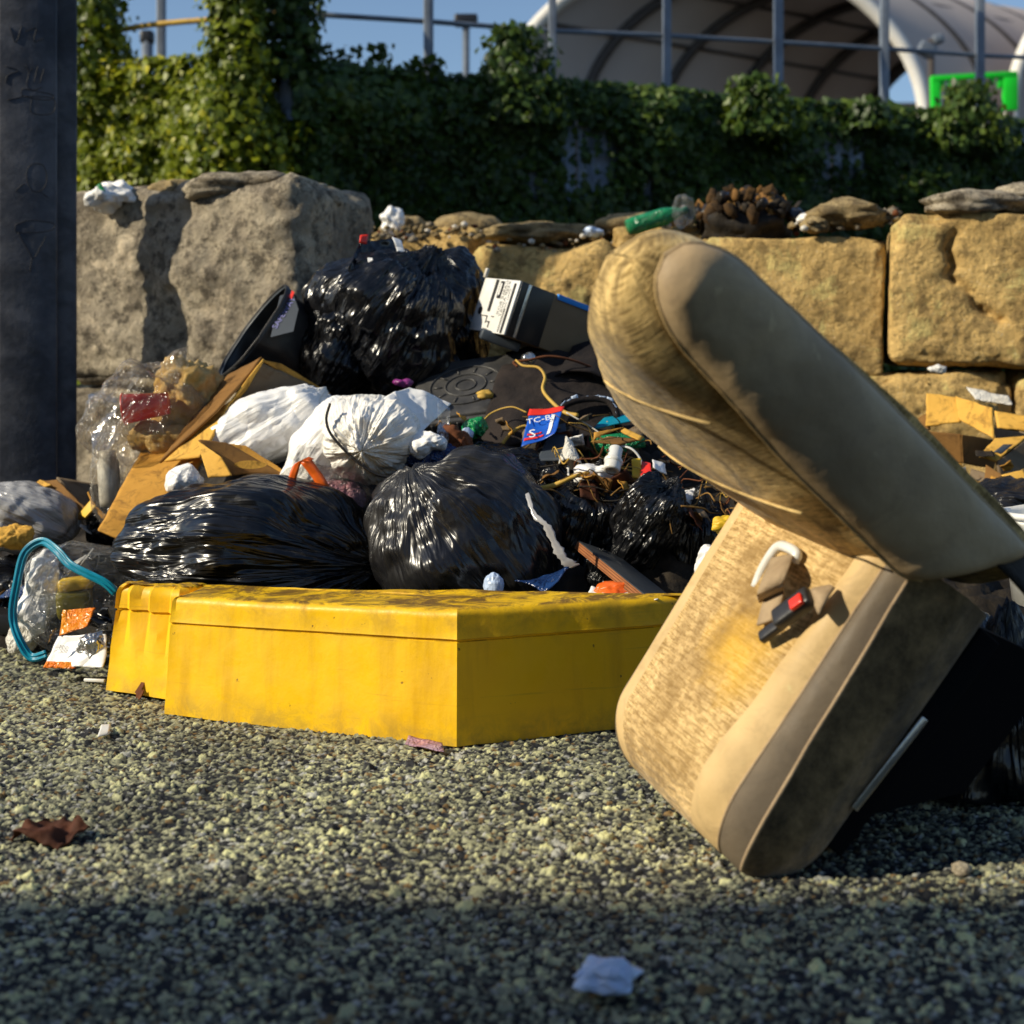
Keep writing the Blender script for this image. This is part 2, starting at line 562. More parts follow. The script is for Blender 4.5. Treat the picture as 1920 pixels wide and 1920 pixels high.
def m_woven(name, a, b, stain, yellow=None, ribs=.05, smear=.8):
    t = NT(name); s = t.coord(attr='st')
    o = t.coord()
    th1 = t.noise(t.n('ShaderNodeMapping', Vector=s, Scale=(35, 330, 1)).outputs[0], 1., 2, .5)
    th2 = t.noise(t.n('ShaderNodeMapping', Vector=s, Scale=(420, 60, 1)).outputs[0], 1., 2, .5)
    weave = t.math('ADD', t.math('MULTIPLY', th1, 1.5), t.math('MULTIPLY', th2, .5))
    rows = t.n('ShaderNodeTexWave', wave_type='BANDS', bands_direction='Y', Vector=s, Scale=21., Distortion=5., Detail=3.)
    rows.inputs['Detail Scale'].default_value = 4.
    n1 = t.noise(o, 7., 7, .66); n2 = t.noise(o, 2.6, 4, .6)
    c = t.mix(t.ramp(weave, [(.86, 0.), (1.1, 1.)]), b, a)
    c = t.mix(t.math('MULTIPLY', t.ramp(weave, [(.82, 1.), (.93, 0.)]), .5), c, stain)
    c = t.mix(t.math('MULTIPLY', t.ramp(rows.outputs[1], [(.1, 1.), (.55, 0.)]), ribs), c, stain)
    sm = t.noise(t.n('ShaderNodeMapping', Vector=s, Scale=(16, 7, 1)).outputs[0], 1., 6, .68, .4)
    c = t.mix(t.math('MULTIPLY', t.ramp(sm, [(.48, 0.), (.6, 1.)]), smear), c, stain)
    c = t.mix(t.math('MULTIPLY', t.ramp(n1, [(.46, 0.), (.64, 1.)]), .8), c, stain)
    c = t.mix(t.math('MULTIPLY', t.ramp(n2, [(.42, 0.), (.62, 1.)]), .45), c, stain)
    if yellow is not None:
        pos, rad = yellow
        dv = t.n('ShaderNodeVectorMath', operation='DISTANCE'); t.set(dv.inputs[0], s); dv.inputs[1].default_value = pos
        dd = t.math('ADD', dv.outputs['Value'], t.math('MULTIPLY', t.math('SUBTRACT', n1, .5), .26))
        c = t.mix(t.math('MULTIPLY', t.ramp(dd, [(rad * .25, 1.), (rad, 0.)]), .62), c, (.75, .42, .03))
    nm = t.bump(weave, .5, .0025); nm = t.bump(rows.outputs[1], ribs * .6, .006, nm); nm = t.bump(n1, .3, .012, nm)
    t.pbr(c, .95, nm, spec=.1, Sheen_Weight=.15)
    return t.m

def m_vinyl(name, a, b, dirt):
    t = NT(name); o = t.coord()
    c = t.mix(t.ramp(t.noise(o, 5., 6, .65), [(.35, 0.), (.68, 1.)]), a, b)
    c = t.mix(t.math('MULTIPLY', t.ramp(t.noise(o, 14., 6, .7, .8), [(.5, 0.), (.75, 1.)]), .5), c, dirt)
    c = t.mix(t.math('MULTIPLY', t.ramp(t.noise(o, 3., 5, .6, .5), [(.46, 0.), (.62, 1.)]), .45), c, dirt)
    ms = t.noise(t.n('ShaderNodeMapping', Vector=o, Rotation=(0., .8, .3), Scale=(9, 60, 22)).outputs[0], 1., 4, .7, .5)
    c = t.mix(t.math('MULTIPLY', t.ramp(ms, [(.64, 0.), (.72, 1.)]), .35), c, tuple(min(.8, x * 1.7) for x in a))
    nm = t.bump(t.noise(o, 260., 3, .6), .2, .001); nm = t.bump(t.noise(o, 9., 5, .6), .35, .015, nm)
    t.pbr(c, t.ramp(t.noise(o, 7., 4), [(.35, .5), (.65, .75)]), nm, spec=.3)
    return t.m

def m_fuzzy(name, a, b):
    t = NT(name); o = t.coord()
    n = t.noise(o, 26., 8, .75); n2 = t.noise(o, 6., 5, .65)
    c = t.mix(t.ramp(n, [(.35, 0.), (.65, 1.)]), a, b)
    c = t.mix(t.math('MULTIPLY', t.ramp(n2, [(.42, 0.), (.68, 1.)]), .7), c, (.012, .009, .006))
    nm = t.bump(n, .8, .006); nm = t.bump(t.noise(o, 150., 3, .7), .6, .002, nm)
    t.pbr(c, 1., nm, spec=.05, Sheen_Weight=.2)
    return t.m

def m_yellow(name):
    t = NT(name); o = t.coord()
    n1 = t.noise(o, 4., 6, .6); n2 = t.noise(o, 18., 7, .7, .5); n3 = t.noise(t.n('ShaderNodeMapping', Vector=o, Scale=(14, 14, 1.2)).outputs[0], 1., 5, .6)
    c = t.mix(t.ramp(n1, [(.3, 0.), (.7, 1.)]), (.98, .60, .006), (.92, .52, .005))
    sep = t.n('ShaderNodeSeparateXYZ', Vector=o)
    up = t.ramp(sep.outputs[2], [(.18, 0.), (.285, 1.)])
    g = t.math('MULTIPLY', up, t.ramp(n2, [(.45, 0.), (.68, 1.)]))
    c = t.mix(t.math('MULTIPLY', g, .65), c, (.16, .11, .02))
    c = t.mix(t.math('MULTIPLY', t.ramp(n3, [(.5, 0.), (.68, 1.)]), .45), c, (.5, .24, .01))
    ge = t.n('ShaderNodeNewGeometry'); gz = t.n('ShaderNodeSeparateXYZ', Vector=ge.outputs['Normal'])
    topf = t.ramp(gz.outputs[2], [(.75, 0.), (.95, 1.)])
    rs = t.math('MULTIPLY', topf, t.ramp(t.noise(o, 9., 7, .78, 1.), [(.43, 0.), (.55, 1.)]))
    c = t.mix(t.math('MULTIPLY', rs, .85), c, (.09, .04, .012))
    sc = t.noise(t.n('ShaderNodeMapping', Vector=o, Scale=(3, 3, 60)).outputs[0], 1., 4, .7, .3)
    c = t.mix(t.math('MULTIPLY', t.ramp(sc, [(.62, 0.), (.7, 1.)]), .3), c, (.35, .18, .02))
    bl = t.ramp(sep.outputs[2], [(.0, 1.), (.07, 0.)])
    c = t.mix(t.math('MULTIPLY', t.math('MULTIPLY', bl, t.ramp(n2, [(.4, 0.), (.62, 1.)])), .55), c, (.14, .1, .04))
    pk = t.ramp(t.noise(o, 40., 3, .5), [(.71, 0.), (.74, 1.)])
    c = t.mix(t.math('MULTIPLY', pk, .8), c, (.12, .05, .015))
    nm = t.bump(n2, .12, .004); nm = t.bump(n1, .25, .02, nm)
    t.pbr(c, t.ramp(n2, [(.35, .38), (.65, .62)]), nm, spec=.4)
    return t.m

def m_leaf(name, a, b, c3):
    t = NT(name)
    r = t.n('ShaderNodeAttribute', attribute_name='tone').outputs['Fac']
    c = t.ramp(r, [(0., a), (.6, b), (1., c3)])
    p = t.pbr(c, .45, None, spec=.35, link=False)
    tl = t.n('ShaderNodeBsdfTranslucent'); t.set(tl.inputs[0], t.mix(.5, c, (.25, .35, .02)))
    mx = t.n('ShaderNodeMixShader'); mx.inputs[0].default_value = .22
    t.t.links.new(p.outputs[0], mx.inputs[1]); t.t.links.new(tl.outputs[0], mx.inputs[2])
    t.t.links.new(mx.outputs[0], t.out.inputs[0])
    return t.m

def m_stone_ground(name):
    t = NT(name); o = t.coord()
    col = t.n('ShaderNodeAttribute', attribute_name='tone').outputs['Color']
    n = t.noise(o, 300., 3, .6)
    c = t.mix(.35, col, t.ramp(n, [(.3, .02), (.7, .25)]), 'OVERLAY')
    big = t.ramp(t.noise(o, 1.3, 4, .6), [(.35, .75), (.7, 1.15)])
    c = t.mix(1., c, big, 'MULTIPLY')
    nm = t.bump(n, .5, .002)
    t.pbr(c, .85, nm, spec=.25)
    return t.m

def m_far_ground(name):
    t = NT(name); o = t.coord()
    v = t.voro(o, 70.)
    c = t.mix(t.ramp(v.outputs[0], [(.15, 1.), (.5, 0.)]), (.025, .026, .028), t.ramp(t.noise(o, 60., 3), [(.35, (.05, .05, .045)), (.65, (.22, .21, .15))]))
    nm = t.bump(v.outputs[0], .8, -.01)
    t.pbr(c, .9, nm, spec=.2)
    return t.m

K = {}
K['black_bag'] = bag_mat('black_bag_film', (.004, .0045, .006), (.013, .013, .015), .26, .42, 1., .8)
K['grey_bag'] = bag_mat('dusty_sheen_film', (.010, .010, .012), (.045, .043, .04), .3, .34, .9, .8)  # lighter second tone paints a dusty grey sheen into the film
K['white_bag'] = bag_mat('white_bag_film', (.92, .89, .83), (.78, .72, .6), .3, .4, .7, 1.4)
K['white_soft'] = bag_mat('thin_white_film', (.93, .92, .9), (.84, .82, .8), .34, .4, .35, 2.2)
K['grey_film'] = bag_mat('grey_poly_film', (.4, .4, .41), (.26, .26, .27), .22, .4)
K['clear'] = clear_mat('clear_film')
K['clear_warm'] = clear_mat('clear_warm_film', (.99, .975, .94), (.88, .82, .74), .03)
K['concrete'] = m_concrete('weathered_concrete', (.76, .52, .2), (.6, .4, .15), (.13, .09, .045), .6)
K['concrete_grey'] = m_concrete('grey_concrete', (.56, .48, .35), (.33, .28, .21), (.06, .05, .04), .75)
K['cardboard'] = m_cardboard('cardboard')
K['cardboard_pale'] = m_cardboard('pale_sunlit_cardboard', (.78, .45, .09), (.66, .36, .06))  # sunlight on the lit flaps put into a paler cardboard
K['cardboard_dark'] = m_cardboard('dark_shaded_cardboard', (.26, .13, .035), (.17, .085, .025))  # shade on inner and side faces painted as darker cardboard, also for scraps
K['card_inner'] = m_cardboard('grey_lined_cardboard', (.22, .16, .10), (.16, .12, .075))
K['woven'] = m_woven('woven_tan_cloth', (.86, .61, .25), (.62, .42, .15), (.13, .085, .03))
K['woven_seat'] = m_woven('woven_seat_cloth', (.8, .56, .26), (.6, .4, .16), (.25, .15, .05), ((.19, .27, 0), .10), .42, .4)
K['vinyl'] = m_vinyl('brown_vinyl', (.5, .36, .2), (.4, .29, .16), (.22, .16, .1))
K['vinyl_tan'] = m_vinyl('tan_vinyl', (.68, .48, .23), (.55, .38, .17), (.25, .17, .08))
K['black_matt'] = simple('matt_black_steel', (.004, .004, .005), None, .9, spec=.1)
K['vinyl_shaded'] = m_vinyl('grey_shaded_vinyl', (.165, .128, .085), (.13, .1, .068), (.08, .064, .045))  # shade on the cushion band put into a darker vinyl colour
K['fuzzy'] = m_fuzzy('brown_plush', (.11, .075, .034), (.36, .24, .11))
K['shaded_fuzzy'] = m_fuzzy('shaded_plush', (.012, .011, .011), (.045, .036, .028))  # back cover and flap: shade put into a near-black plush
K['yellow'] = m_yellow('yellow_painted_plastic')
K['ground'] = m_stone_ground('chip_seal')
K['far_ground'] = m_far_ground('chip_seal_far')
K['ivy_shaded'] = m_leaf('ivy_leaf_shaded', (.014, .032, .006), (.046, .09, .014), (.12, .17, .025))  # same ivy, with the shade painted into darker leaf colours
K['ivy_lit'] = m_leaf('ivy_leaf_sunlit', (.04, .07, .004), (.2, .24, .008), (.5, .46, .015))  # same ivy, with sunlight painted into brighter yellow leaf colours
K['pole'] = simple('painted_steel_blue_grey', (.095, .10, .12), (.036, .042, .06), .5, 4.5, .45, 22., .4, 0, .75, (.010, .010, .012), lo=.44, hi=.58)
K['graffiti'] = simple('scratched_marker', (.012, .013, .02), None, .6)
K['galv'] = simple('galvanised_steel', (.2, .23, .27), (.13, .15, .18), .45, 6., .1, 50., .4, .3)
K['metal_blue'] = simple('blue_corrugated_metal', (.46, .56, .76), (.36, .45, .62), .5, 5., .1, 30., .3, .2, .4)
K['tent'] = simple('tent_fabric', (.5, .44, .4), (.44, .38, .35), .8, .3, .05, 3.)
K['tent_rib'] = simple('tent_rib_steel', (.06, .05, .045), None, .6)
K['white_paint'] = simple('white_paint', (.85, .83, .78), (.72, .68, .6), .5, 1.2)
K['green_neon'] = simple('bright_green_paint', (.01, .75, .03), (.008, .6, .02), .45, 4.)
K['black_plastic'] = simple('black_plastic', (.014, .014, .016), (.03, .028, .027), .38, 9., .15, 60., .5)
K['black_cloth'] = simple('black_cloth', (.012, .011, .013), (.03, .024, .022), .9, 12., .5, 90., .15)
K['brown_cloth'] = simple('dark_brown_cloth', (.035, .027, .024), (.02, .017, .017), .9, 12., .5, 90., .15)
K['white'] = simple('white_plastic', (.82, .82, .8), (.7, .68, .62), .35, 12., .1, 40., .5)
K['white_dirty'] = simple('dirty_white_plastic', (.72, .7, .64), (.5, .45, .36), .45, 14., .2, 40., .4)
K['paper'] = simple('crumpled_paper', (.78, .76, .7), (.6, .56, .48), .8, 14., .3, 40., .2, 0, 0, crease=.5, cscale=30.)
K['blue_pale'] = simple('pale_blue_plastic', (.55, .66, .85), (.4, .52, .75), .35, 18., .2, 40., .5)
K['red'] = simple('red_plastic', (.88, .04, .02), (.75, .035, .02), .3, 6., .1, 40., .5)
K['orange'] = simple('orange_plastic', (.85, .15, .012), (.7, .1, .01), .35, 10., .15, 40., .5)
K['orange_foil'] = simple('orange_foil', (.85, .32, .012), (.8, .16, .01), .3, 16., .3, 40., .5, 0, 0, crease=.5, cscale=30.)
K['yellow_scrap'] = simple('yellow_card', (.8, .52, .02), (.7, .4, .03), .5, 14., .15, 40.)
K['olive'] = simple('olive_pouch', (.2, .17, .012), (.13, .11, .01), .35, 9., .2, 30.)
K['blue'] = simple('blue_print', (.015, .12, .6), (.01, .08, .45), .3, 9., .15, 30., .5)
K['blue_bright'] = simple('bright_blue_edge', (.02, .25, .75), None, .5)
K['blue_dark'] = simple('dark_blue_film', (.01, .025, .09), (.012, .045, .16), .25, 9., .2, 30., .5, crease=.6, cscale=20.)
K['teal'] = simple('teal_zip', (.006, .28, .42), (.004, .2, .33), .3, 12., .1, 40., .5)
K['green_glass'] = simple('green_plastic', (.01, .2, .07), (.02, .3, .13), .2, 9., .2, 30., .5, crease=.5, cscale=30.)
K['green_scrap'] = simple('green_scrap', (.01, .28, .09), (.005, .16, .05), .3, 20., .2, 40.)
K['pink'] = simple('pinkish_foil', (.45, .2, .24), (.32, .22, .3), .25, 14., .2, 40., .5, crease=.5, cscale=30.)
K['purple'] = simple('magenta_foil', (.2, .02, .16), (.3, .06, .25), .25, 30., .2, 40., .5)
K['twig'] = simple('dry_twig', (.3, .17, .05), (.16, .085, .025), .85, 30., .4, 90., .15)
K['straw'] = simple('yellow_strap', (.65, .42, .08), (.5, .3, .06), .6, 20., .2, 60., .3)
K['wood'] = simple('reddish_wood_edge', (.33, .13, .05), (.24, .09, .035), .75, 20., .4, 60., .2)
K['dark_board'] = simple('dark_laminate', (.03, .035, .04), (.055, .06, .062), .5, 8., .2, 40., .3, 0, .4)
K['debris'] = simple('dark_debris', (.012, .010, .009), (.035, .026, .016), .75, 25., .9, 40., .3, 0, .5, (.004, .004, .005))
K['burnt'] = simple('charred_debris', (.02, .014, .01), (.1, .055, .02), .9, 30., .9, 60., .2)
K['rubble'] = m_concrete('rubble_stone', (.48, .36, .18), (.3, .22, .11), (.08, .06, .04), .6)
K['lit_plastic'] = simple('lit_black_plastic', (.03, .03, .031), (.075, .072, .068), .4, 14., .2, 60., .5)  # black plastic greyed to paint in the light on the lid
K['leaf_dead'] = simple('dead_leaf', (.09, .03, .014), (.05, .018, .01), .75, 20., .4, 60., .2)
K['silver'] = simple('bare_metal', (.6, .6, .58), (.45, .44, .42), .25, 9., .1, 40., .5, .9)
K['screen_black'] = simple('gloss_black_print', (.008, .008, .01), None, .3, spec=.5)
K['print'] = simple('black_ink', (.015, .015, .018), None, .6)
K['print_white'] = simple('white_ink', (.8, .8, .8), None, .6)
K['print_violet'] = simple('violet_ink', (.22, .22, .5), None, .6)
K['label_grey'] = simple('slate_label', (.06, .075, .095), (.05, .06, .075), .4, 9.)
K['box_brown'] = simple('brown_print_card', (.2, .135, .075), (.16, .11, .06), .55, 6., .1, 30., .3)
K['strap_tan'] = simple('tan_webbing', (.42, .31, .19), (.32, .23, .14), .8, 20., .4, 120., .2)
K['rust'] = simple('red_brown_crumb', (.18, .06, .02), (.1, .03, .01), .9, 30.)
K['brick'] = simple('dark_render', (.16, .15, .14), (.11, .1, .1), .9, 1., .2, 10.)
K['orange_far'] = simple('terracotta_render', (.5, .2, .08), None, .8)
K['plaster'] = simple('pale_plaster', (.62, .5, .38), (.5, .38, .26), .85, 5., .3, 30.)
K['white_bread'] = simple('pale_crumpled_food', (.6, .42, .18), (.45, .27, .06), .7, 18., .5, 40., .3)
K['glass_dark'] = simple('dark_glass', (.01, .012, .014), None, .08, spec=.6)
# ---------------------------------------------------------------- camera, light, sky
cam = bpy.data.cameras.new('camera'); camo = bpy.data.objects.new('camera', cam); COL.objects.link(camo)
camo.location = (0, 0, CH); camo.rotation_euler = (math.pi / 2, 0, 0)
cam.sensor_width = 36; cam.lens = 36 * F / 1092; cam.shift_y = -(546 - HY) / 1092
cam.clip_start = .05; cam.clip_end = 2000
cam.dof.use_dof = True; cam.dof.focus_distance = 3.0; cam.dof.aperture_fstop = 3.6
SC.camera = camo
AZ, EL = math.radians(18), math.radians(31)
SUN = np.array([-math.cos(AZ) * math.cos(EL), -math.sin(AZ) * math.cos(EL), math.sin(EL)])
sl = bpy.data.lights.new('sun', 'SUN'); sl.energy = 5.0; sl.angle = math.radians(.5); sl.color = (1, .90, .70)
so = bpy.data.objects.new('sun', sl); COL.objects.link(so)
so.rotation_euler = Vector(-SUN).to_track_quat('-Z', 'Y').to_euler(); so.location = (-6, -2, 8)
wd = bpy.data.worlds.new('World'); SC.world = wd; wd.use_nodes = True
wt = wd.node_tree; bg = wt.nodes['Background']
sky = wt.nodes.new('ShaderNodeTexSky'); sky.sky_type = 'NISHITA'; sky.sun_disc = False
sky.sun_elevation = EL; sky.sun_rotation = math.atan2(SUN[0], SUN[1]); sky.altitude = 0; sky.air_density = 1.0; sky.dust_density = .8; sky.ozone_density = 3.
wt.links.new(sky.outputs[0], bg.inputs[0]); bg.inputs[1].default_value = .128
SC.view_settings.view_transform = 'Standard'; SC.view_settings.look = 'None'; SC.view_settings.exposure = 0
SC.cycles.use_denoising = True
SC.cycles.max_bounces = 8; SC.cycles.transparent_max_bounces = 24; SC.cycles.transmission_bounces = 6; SC.cycles.diffuse_bounces = 3; SC.cycles.glossy_bounces = 3
SC.cycles.caustics_reflective = False; SC.cycles.caustics_refractive = False
SC.cycles.sample_clamp_indirect = 6

# ---------------------------------------------------------------- ground
def build_ground():
    nd, nx = 900, 800
    D = np.exp(np.linspace(math.log(1.42), math.log(4.3), nd))
    tx = np.linspace(-.56, .56, nx)
    X = D[:, None] * tx[None, :]
    Y = np.repeat(D[:, None], nx, 1)
    P = np.column_stack([X.ravel(), Y.ravel(), np.zeros(X.size)])
    wp = P.copy()
    wp[:, 0] += .004 * vnoise(P * 70, 3); wp[:, 1] += .004 * vnoise(P * 70 + 50, 4)
    pt = fbm(P * 5.3, 19, 3)
    def cells(size, seed, keep):
        q = wp[:, :2] / size
        i0 = np.floor(q).astype(np.int64)
        f1 = np.full(len(q), 9.); f2 = np.full(len(q), 9.); cid = np.zeros((len(q), 2), np.int64)
        z0 = np.zeros(len(q), np.int64)
        for dx in (-1, 0, 1):
            for dy in (-1, 0, 1):
                c = i0 + (dx, dy)
                cx = c[:, 0] + .1 + .8 * _hash(c[:, 0], c[:, 1], z0, seed)
                cy = c[:, 1] + .1 + .8 * _hash(c[:, 0], c[:, 1], z0, seed + 1)
                d = np.hypot(q[:, 0] - cx, q[:, 1] - cy)
                nw = d < f1
                f2 = np.where(nw, f1, np.minimum(f2, d)); f1 = np.where(nw, d, f1)
                cid[nw] = c[nw]
        r = _hash(cid[:, 0], cid[:, 1], z0, seed + 2); r2 = _hash(cid[:, 0], cid[:, 1], z0, seed + 3); r3 = _hash(cid[:, 0], cid[:, 1], z0, seed + 4)
        e = np.clip((f2 - f1) / .5, 0, 1)
        on = r < keep * (1 + .5 * pt)
        h = np.where(on, sstep(.05, .55, e) * (.45 + .9 * r2), 0)
        tilt = ((q[:, 0] - cid[:, 0] - .5) * (r2 - .5) + (q[:, 1] - cid[:, 1] - .5) * (r3 - .5))
        return h + np.where(on, tilt * .8 * e, 0), on & (e > .16), r2, r3
    h1, s1, a1, b1 = cells(.0078, 11, .52)
    h2, s2, a2, b2 = cells(.0062, 31, .42)
    h3, s3, a3, b3 = cells(.020, 51, .06)
    patch = fbm(P * 3.1, 9, 3)
    Z = .0038 * h1 + .0022 * h2 + .0046 * h3 + .004 * fbm(P * 14, 5, 3) + .006 * fbm(P * 2.2, 6, 2)
    # under the low near side keep the sheet from rising
    P[:, 2] = Z
    col = np.zeros((len(P), 4)); col[:, 3] = 1
    dark = np.array([.022, .026, .033])
    def stonecol(a, b):
        t = a[:, None]; w = b[:, None]
        c = np.array([.10, .105, .09]) * (1 - t) + np.array([.76, .75, .47]) * t
        c = np.where(w > .93, np.array([.55, .55, .5]), c)
        c = np.where(w < .05, np.array([.34, .22, .09]), c)
        c = np.where((w > .05) & (w < .3), np.array([.045, .046, .048]), c)
        return c
    col[:, :3] = dark
    on2 = s2[:, None]; col[:, :3] = np.where(on2, stonecol(a2 * .8, b2), col[:, :3])
    on1 = s1[:, None]; col[:, :3] = np.where(on1, stonecol(a1, b1), col[:, :3])
    on3 = s3[:, None]; col[:, :3] = np.where(on3, stonecol(.5 + .5 * a3, b3), col[:, :3])
    col[:, :3] *= (1 + .35 * patch)[:, None]
    idx = np.arange(nd * nx).reshape(nd, nx)
    Fc = np.stack([idx[:-1, :-1].ravel(), idx[:-1, 1:].ravel(), idx[1:, 1:].ravel(), idx[1:, :-1].ravel()], 1)
    me = mesh('asphalt', P, Fc, K['ground'], True, {'tone': ('FLOAT_COLOR', col)})
    o = bpy.data.objects.new('asphalt', me); COL.objects.link(o)
    tag(o, 'rough chip seal asphalt in the foreground', None, None, 'structure')
    S = 400.
    me = mesh('ground', [(-S, -S, -.012), (S, -S, -.012), (S, S, -.012), (-S, S, -.012)], [(0, 1, 2, 3)], K['far_ground'], False)
    o = bpy.data.objects.new('ground', me); COL.objects.link(o); o['kind'] = 'structure'
build_ground()

# ---------------------------------------------------------------- car seat, tipped on its front edge
def build_seat():
    H = U(940, 603, 2.03); P0 = U(754, 893, 2.0)
    u = unit(H - P0); W = unit([-.335, .926, .177]); W = unit(W - u * (W @ u))
    nc = np.cross(W, u)
    if nc[0] > 0: nc = -nc                                    # top face of the cushion, towards the sun
    v = np.array([-.705, -.30, .625]); v = unit(v - W * (v @ W))
    nb = np.cross(v, W)
    if nb[2] < 0: nb = -nb                                    # rearwards through the backrest
    WID = .475
    lift = np.array([0, 0, 0.])
    P0 = P0 + lift; H = H + lift
    root = empty('car_seat', (.55, 2.3, 0), 'dirty tan upholstered car seat tipped forward onto the front edge of its cushion', 'car seat')
    L = float(np.linalg.norm(H - P0)) + .06
    # ---- cushion
    NOSE = .11
    def ring(s):
        T = .192 + .026 * s / L
        f = 1. if s >= NOSE else math.sqrt(max(0, 1 - ((NOSE - s) / NOSE) ** 2))
        f = max(f, .02)
        fade = 1 - .35 * s / L
        k1, k2 = .05 * fade, .07 * fade
        top = lambda n: -T * .55 + (n + T * .55) * f           # nose: thickness closes on a line
        ins = (1 - f) * .045
        segs = []
        def seg(a, b, m, tg, bow=0.):
            for k in range(m):
                x = k / m
                t = a[0] + (b[0] - a[0]) * x; n = a[1] + (b[1] - a[1]) * x + bow * math.sin(math.pi * x)
                segs.append(((t, top(n)), tg))
        to = WID - ins
        seg((ins + .04, -T), (ins + .008, -T + .018), 3, 'side'); seg((ins + .008, -T + .018), (ins - .012 * f, -.62 * T), 5, 'side'); seg((ins - .012 * f, -.62 * T), (ins, -.050 * fade), 7, 'side')
        seg((ins, -.050 * fade), (ins + k1, -.018 * fade), 8, 'bol', .008)
        seg((ins + k1, -.018 * fade), (ins + k1 + k2, .004), 8, 'roll', .010)
        seg((ins + k1 + k2, .004), (to - .8 * (k1 + k2), .004), 36, 'top')
        seg((to - .8 * (k1 + k2), .004), (to - .8 * k1, -.018 * fade), 8, 'roll', .010)
        seg((to - .8 * k1, -.018 * fade), (to, -.050 * fade), 8, 'bol', .008)
        seg((to, -.050 * fade), (to, -T), 12, 'side')
        seg((to, -T), (ins + .04, -T), 16, 'pan')
        return segs
    SS = np.concatenate([NOSE * (1 - np.cos(np.linspace(0, math.pi / 2, 18)[:-1])), np.linspace(NOSE, L, 40)])
    rings = [ring(s) for s in SS]
    m = len(rings[0]); tags = [t for _, t in rings[0]]
    V = []; ST = []
    for s, rg in zip(SS, rings):
        for (tn, tg) in rg:
            t, n = tn
            if tg == 'top':
                x = t / WID
                n = n + .022 * math.sin(math.pi * min(max((x - .2) / .62, 0), 1)) * min(1, s / .14)
            V.append(P0 + u * s + W * t + nc * n); ST.append((t, s, 0))
    V = np.array(V); ST = np.array(ST)
    soft = .007 * fbm(V * 7, 4, 4) + .004 * crumple(V, 3, 9.)
    side = np.array([tags[i % m] for i in range(len(V))])
    up_ = np.isin(side, ['top', 'roll'])
    off = np.where(up_, 1, 0)[:, None] * nc + np.where((side == 'side') | (side == 'bol'), 1, 0)[:, None] * (-W) * np.where(ST[:, :1] < WID / 2, 1, -1)
    soft = soft * np.where(side == 'top', 1., .3)
    V = V + off * (soft * np.clip(ST[:, 1] / .05, .1, 1))[:, None]
    def sub(sel):
        Fc = []
        for i in range(len(SS) - 1):
            for j in range(m):
                if tags[j] == sel[0] and (sel[1] is None or (rings[0][j][0][0] < WID / 2) == sel[1]):
                    j2 = (j + 1) % m
                    Fc.append((i * m + j, (i + 1) * m + j, (i + 1) * m + j2, i * m + j2))
        used = sorted({a for f in Fc for a in f}); mp = {a: k for k, a in enumerate(used)}
        return V[used], [tuple(mp[a] for a in f) for f in Fc], {'st': ('FLOAT_VECTOR', ST[used])}
    cu = obj('seat_cushion', sub(('top', None)), K['woven_seat'], root)
    for near in (True, False):
        obj('cushion_roll', sub(('roll', near)), K['vinyl_tan'], root)
        obj('cushion_bolster', sub(('bol', near)), K['vinyl_shaded'], root)
        obj('side_panel', sub(('side', near)), K['fuzzy'], root)
    obj('seat_pan', sub(('pan', None)), K['black_matt'], root)
    # piping where the panels of the near side meet
    for tg, rad, mt in (('bol', .0030, 'strap_tan'), ('roll', .0026, 'strap_tan')):
        j = tags.index(tg)
        pts = V[[i * m + j for i in range(3, len(SS) - 3)]]
        obj('piping', tube(spline(pts[::2], 80), rad, 6), K[mt], cu)
    # ---- backrest
    H = U(955, 603, 2.03)
    TB, S0, S1 = .18, -.17, .625
    NR = 60
    ss = S0 + (S1 - S0) * (1 - (1 - np.linspace(0, 1, NR)) ** 1.35)
    V = []; ST = []; nseg = (26, 14, 26, 14)
    for s in ss:
        k = sstep(.15, .66, np.array([s]))[0]
        w1 = .53 - .37 * sstep(.22, .64, np.array([s]))[0]                                   # far edge draws in towards the top
        t0 = .012
        rr = .13
        d = 0
        if s > S1 - rr: d = rr - math.sqrt(max(0, rr * rr - (s - (S1 - rr)) ** 2))
        TBs = TB + .02 - .04 * k
        n0, n1 = .018 * (1 - sstep(0, .25, np.array([s]))[0]) + d * .62, TBs - d * .62
        a, b = t0 + d * .25, w1 - d * .55
        if s < 0.02: n0 = max(n0, min(.1, -s + .02))
        for j in range(nseg[0]):                              # front face, near -> far
            x = j / nseg[0]
            bul = (.026 - .012 * k) * math.sin(math.pi * x) ** .7 * (1 - d / rr)
            bul *= sstep(-.1, .1, np.array([s]))[0] * .5 + .5
            n0x = n0 + .032 * max(0, 1 - x / .22) ** 2 * (1 - d / rr)
            V.append(H + v * s + W * (a + (b - a) * x) + nb * (n0x - bul)); ST.append((a + (b - a) * x, s, 0))
        for j in range(nseg[1]):
            x = j / nseg[1]
            V.append(H + v * s + W * (b + .02 * math.sin(math.pi * x)) + nb * (n0 + (n1 - n0) * x)); ST.append((x * .17 + b, s, 0))
        for j in range(nseg[2]):
            x = j / nseg[2]
            V.append(H + v * s + W * (b + (a - b) * x) + nb * (n1 + .02 * math.sin(math.pi * x))); ST.append((b + (a - b) * x, s, 0))
        for j in range(nseg[3]):
            x = j / nseg[3]
            V.append(H + v * s + W * (a - .006 * math.sin(math.pi * x)) + nb * (n1 + (n0 + .032 * (1 - d / rr) - n1) * x)); ST.append((x * .17, s, 0))
    V = np.array(V); ST = np.array(ST); m = sum(nseg)
    V = V + (unit(-nb - .2 * W))[None] * (.006 * fbm(V * 6, 14, 4) + .004 * crumple(V, 13, 8.))[:, None]
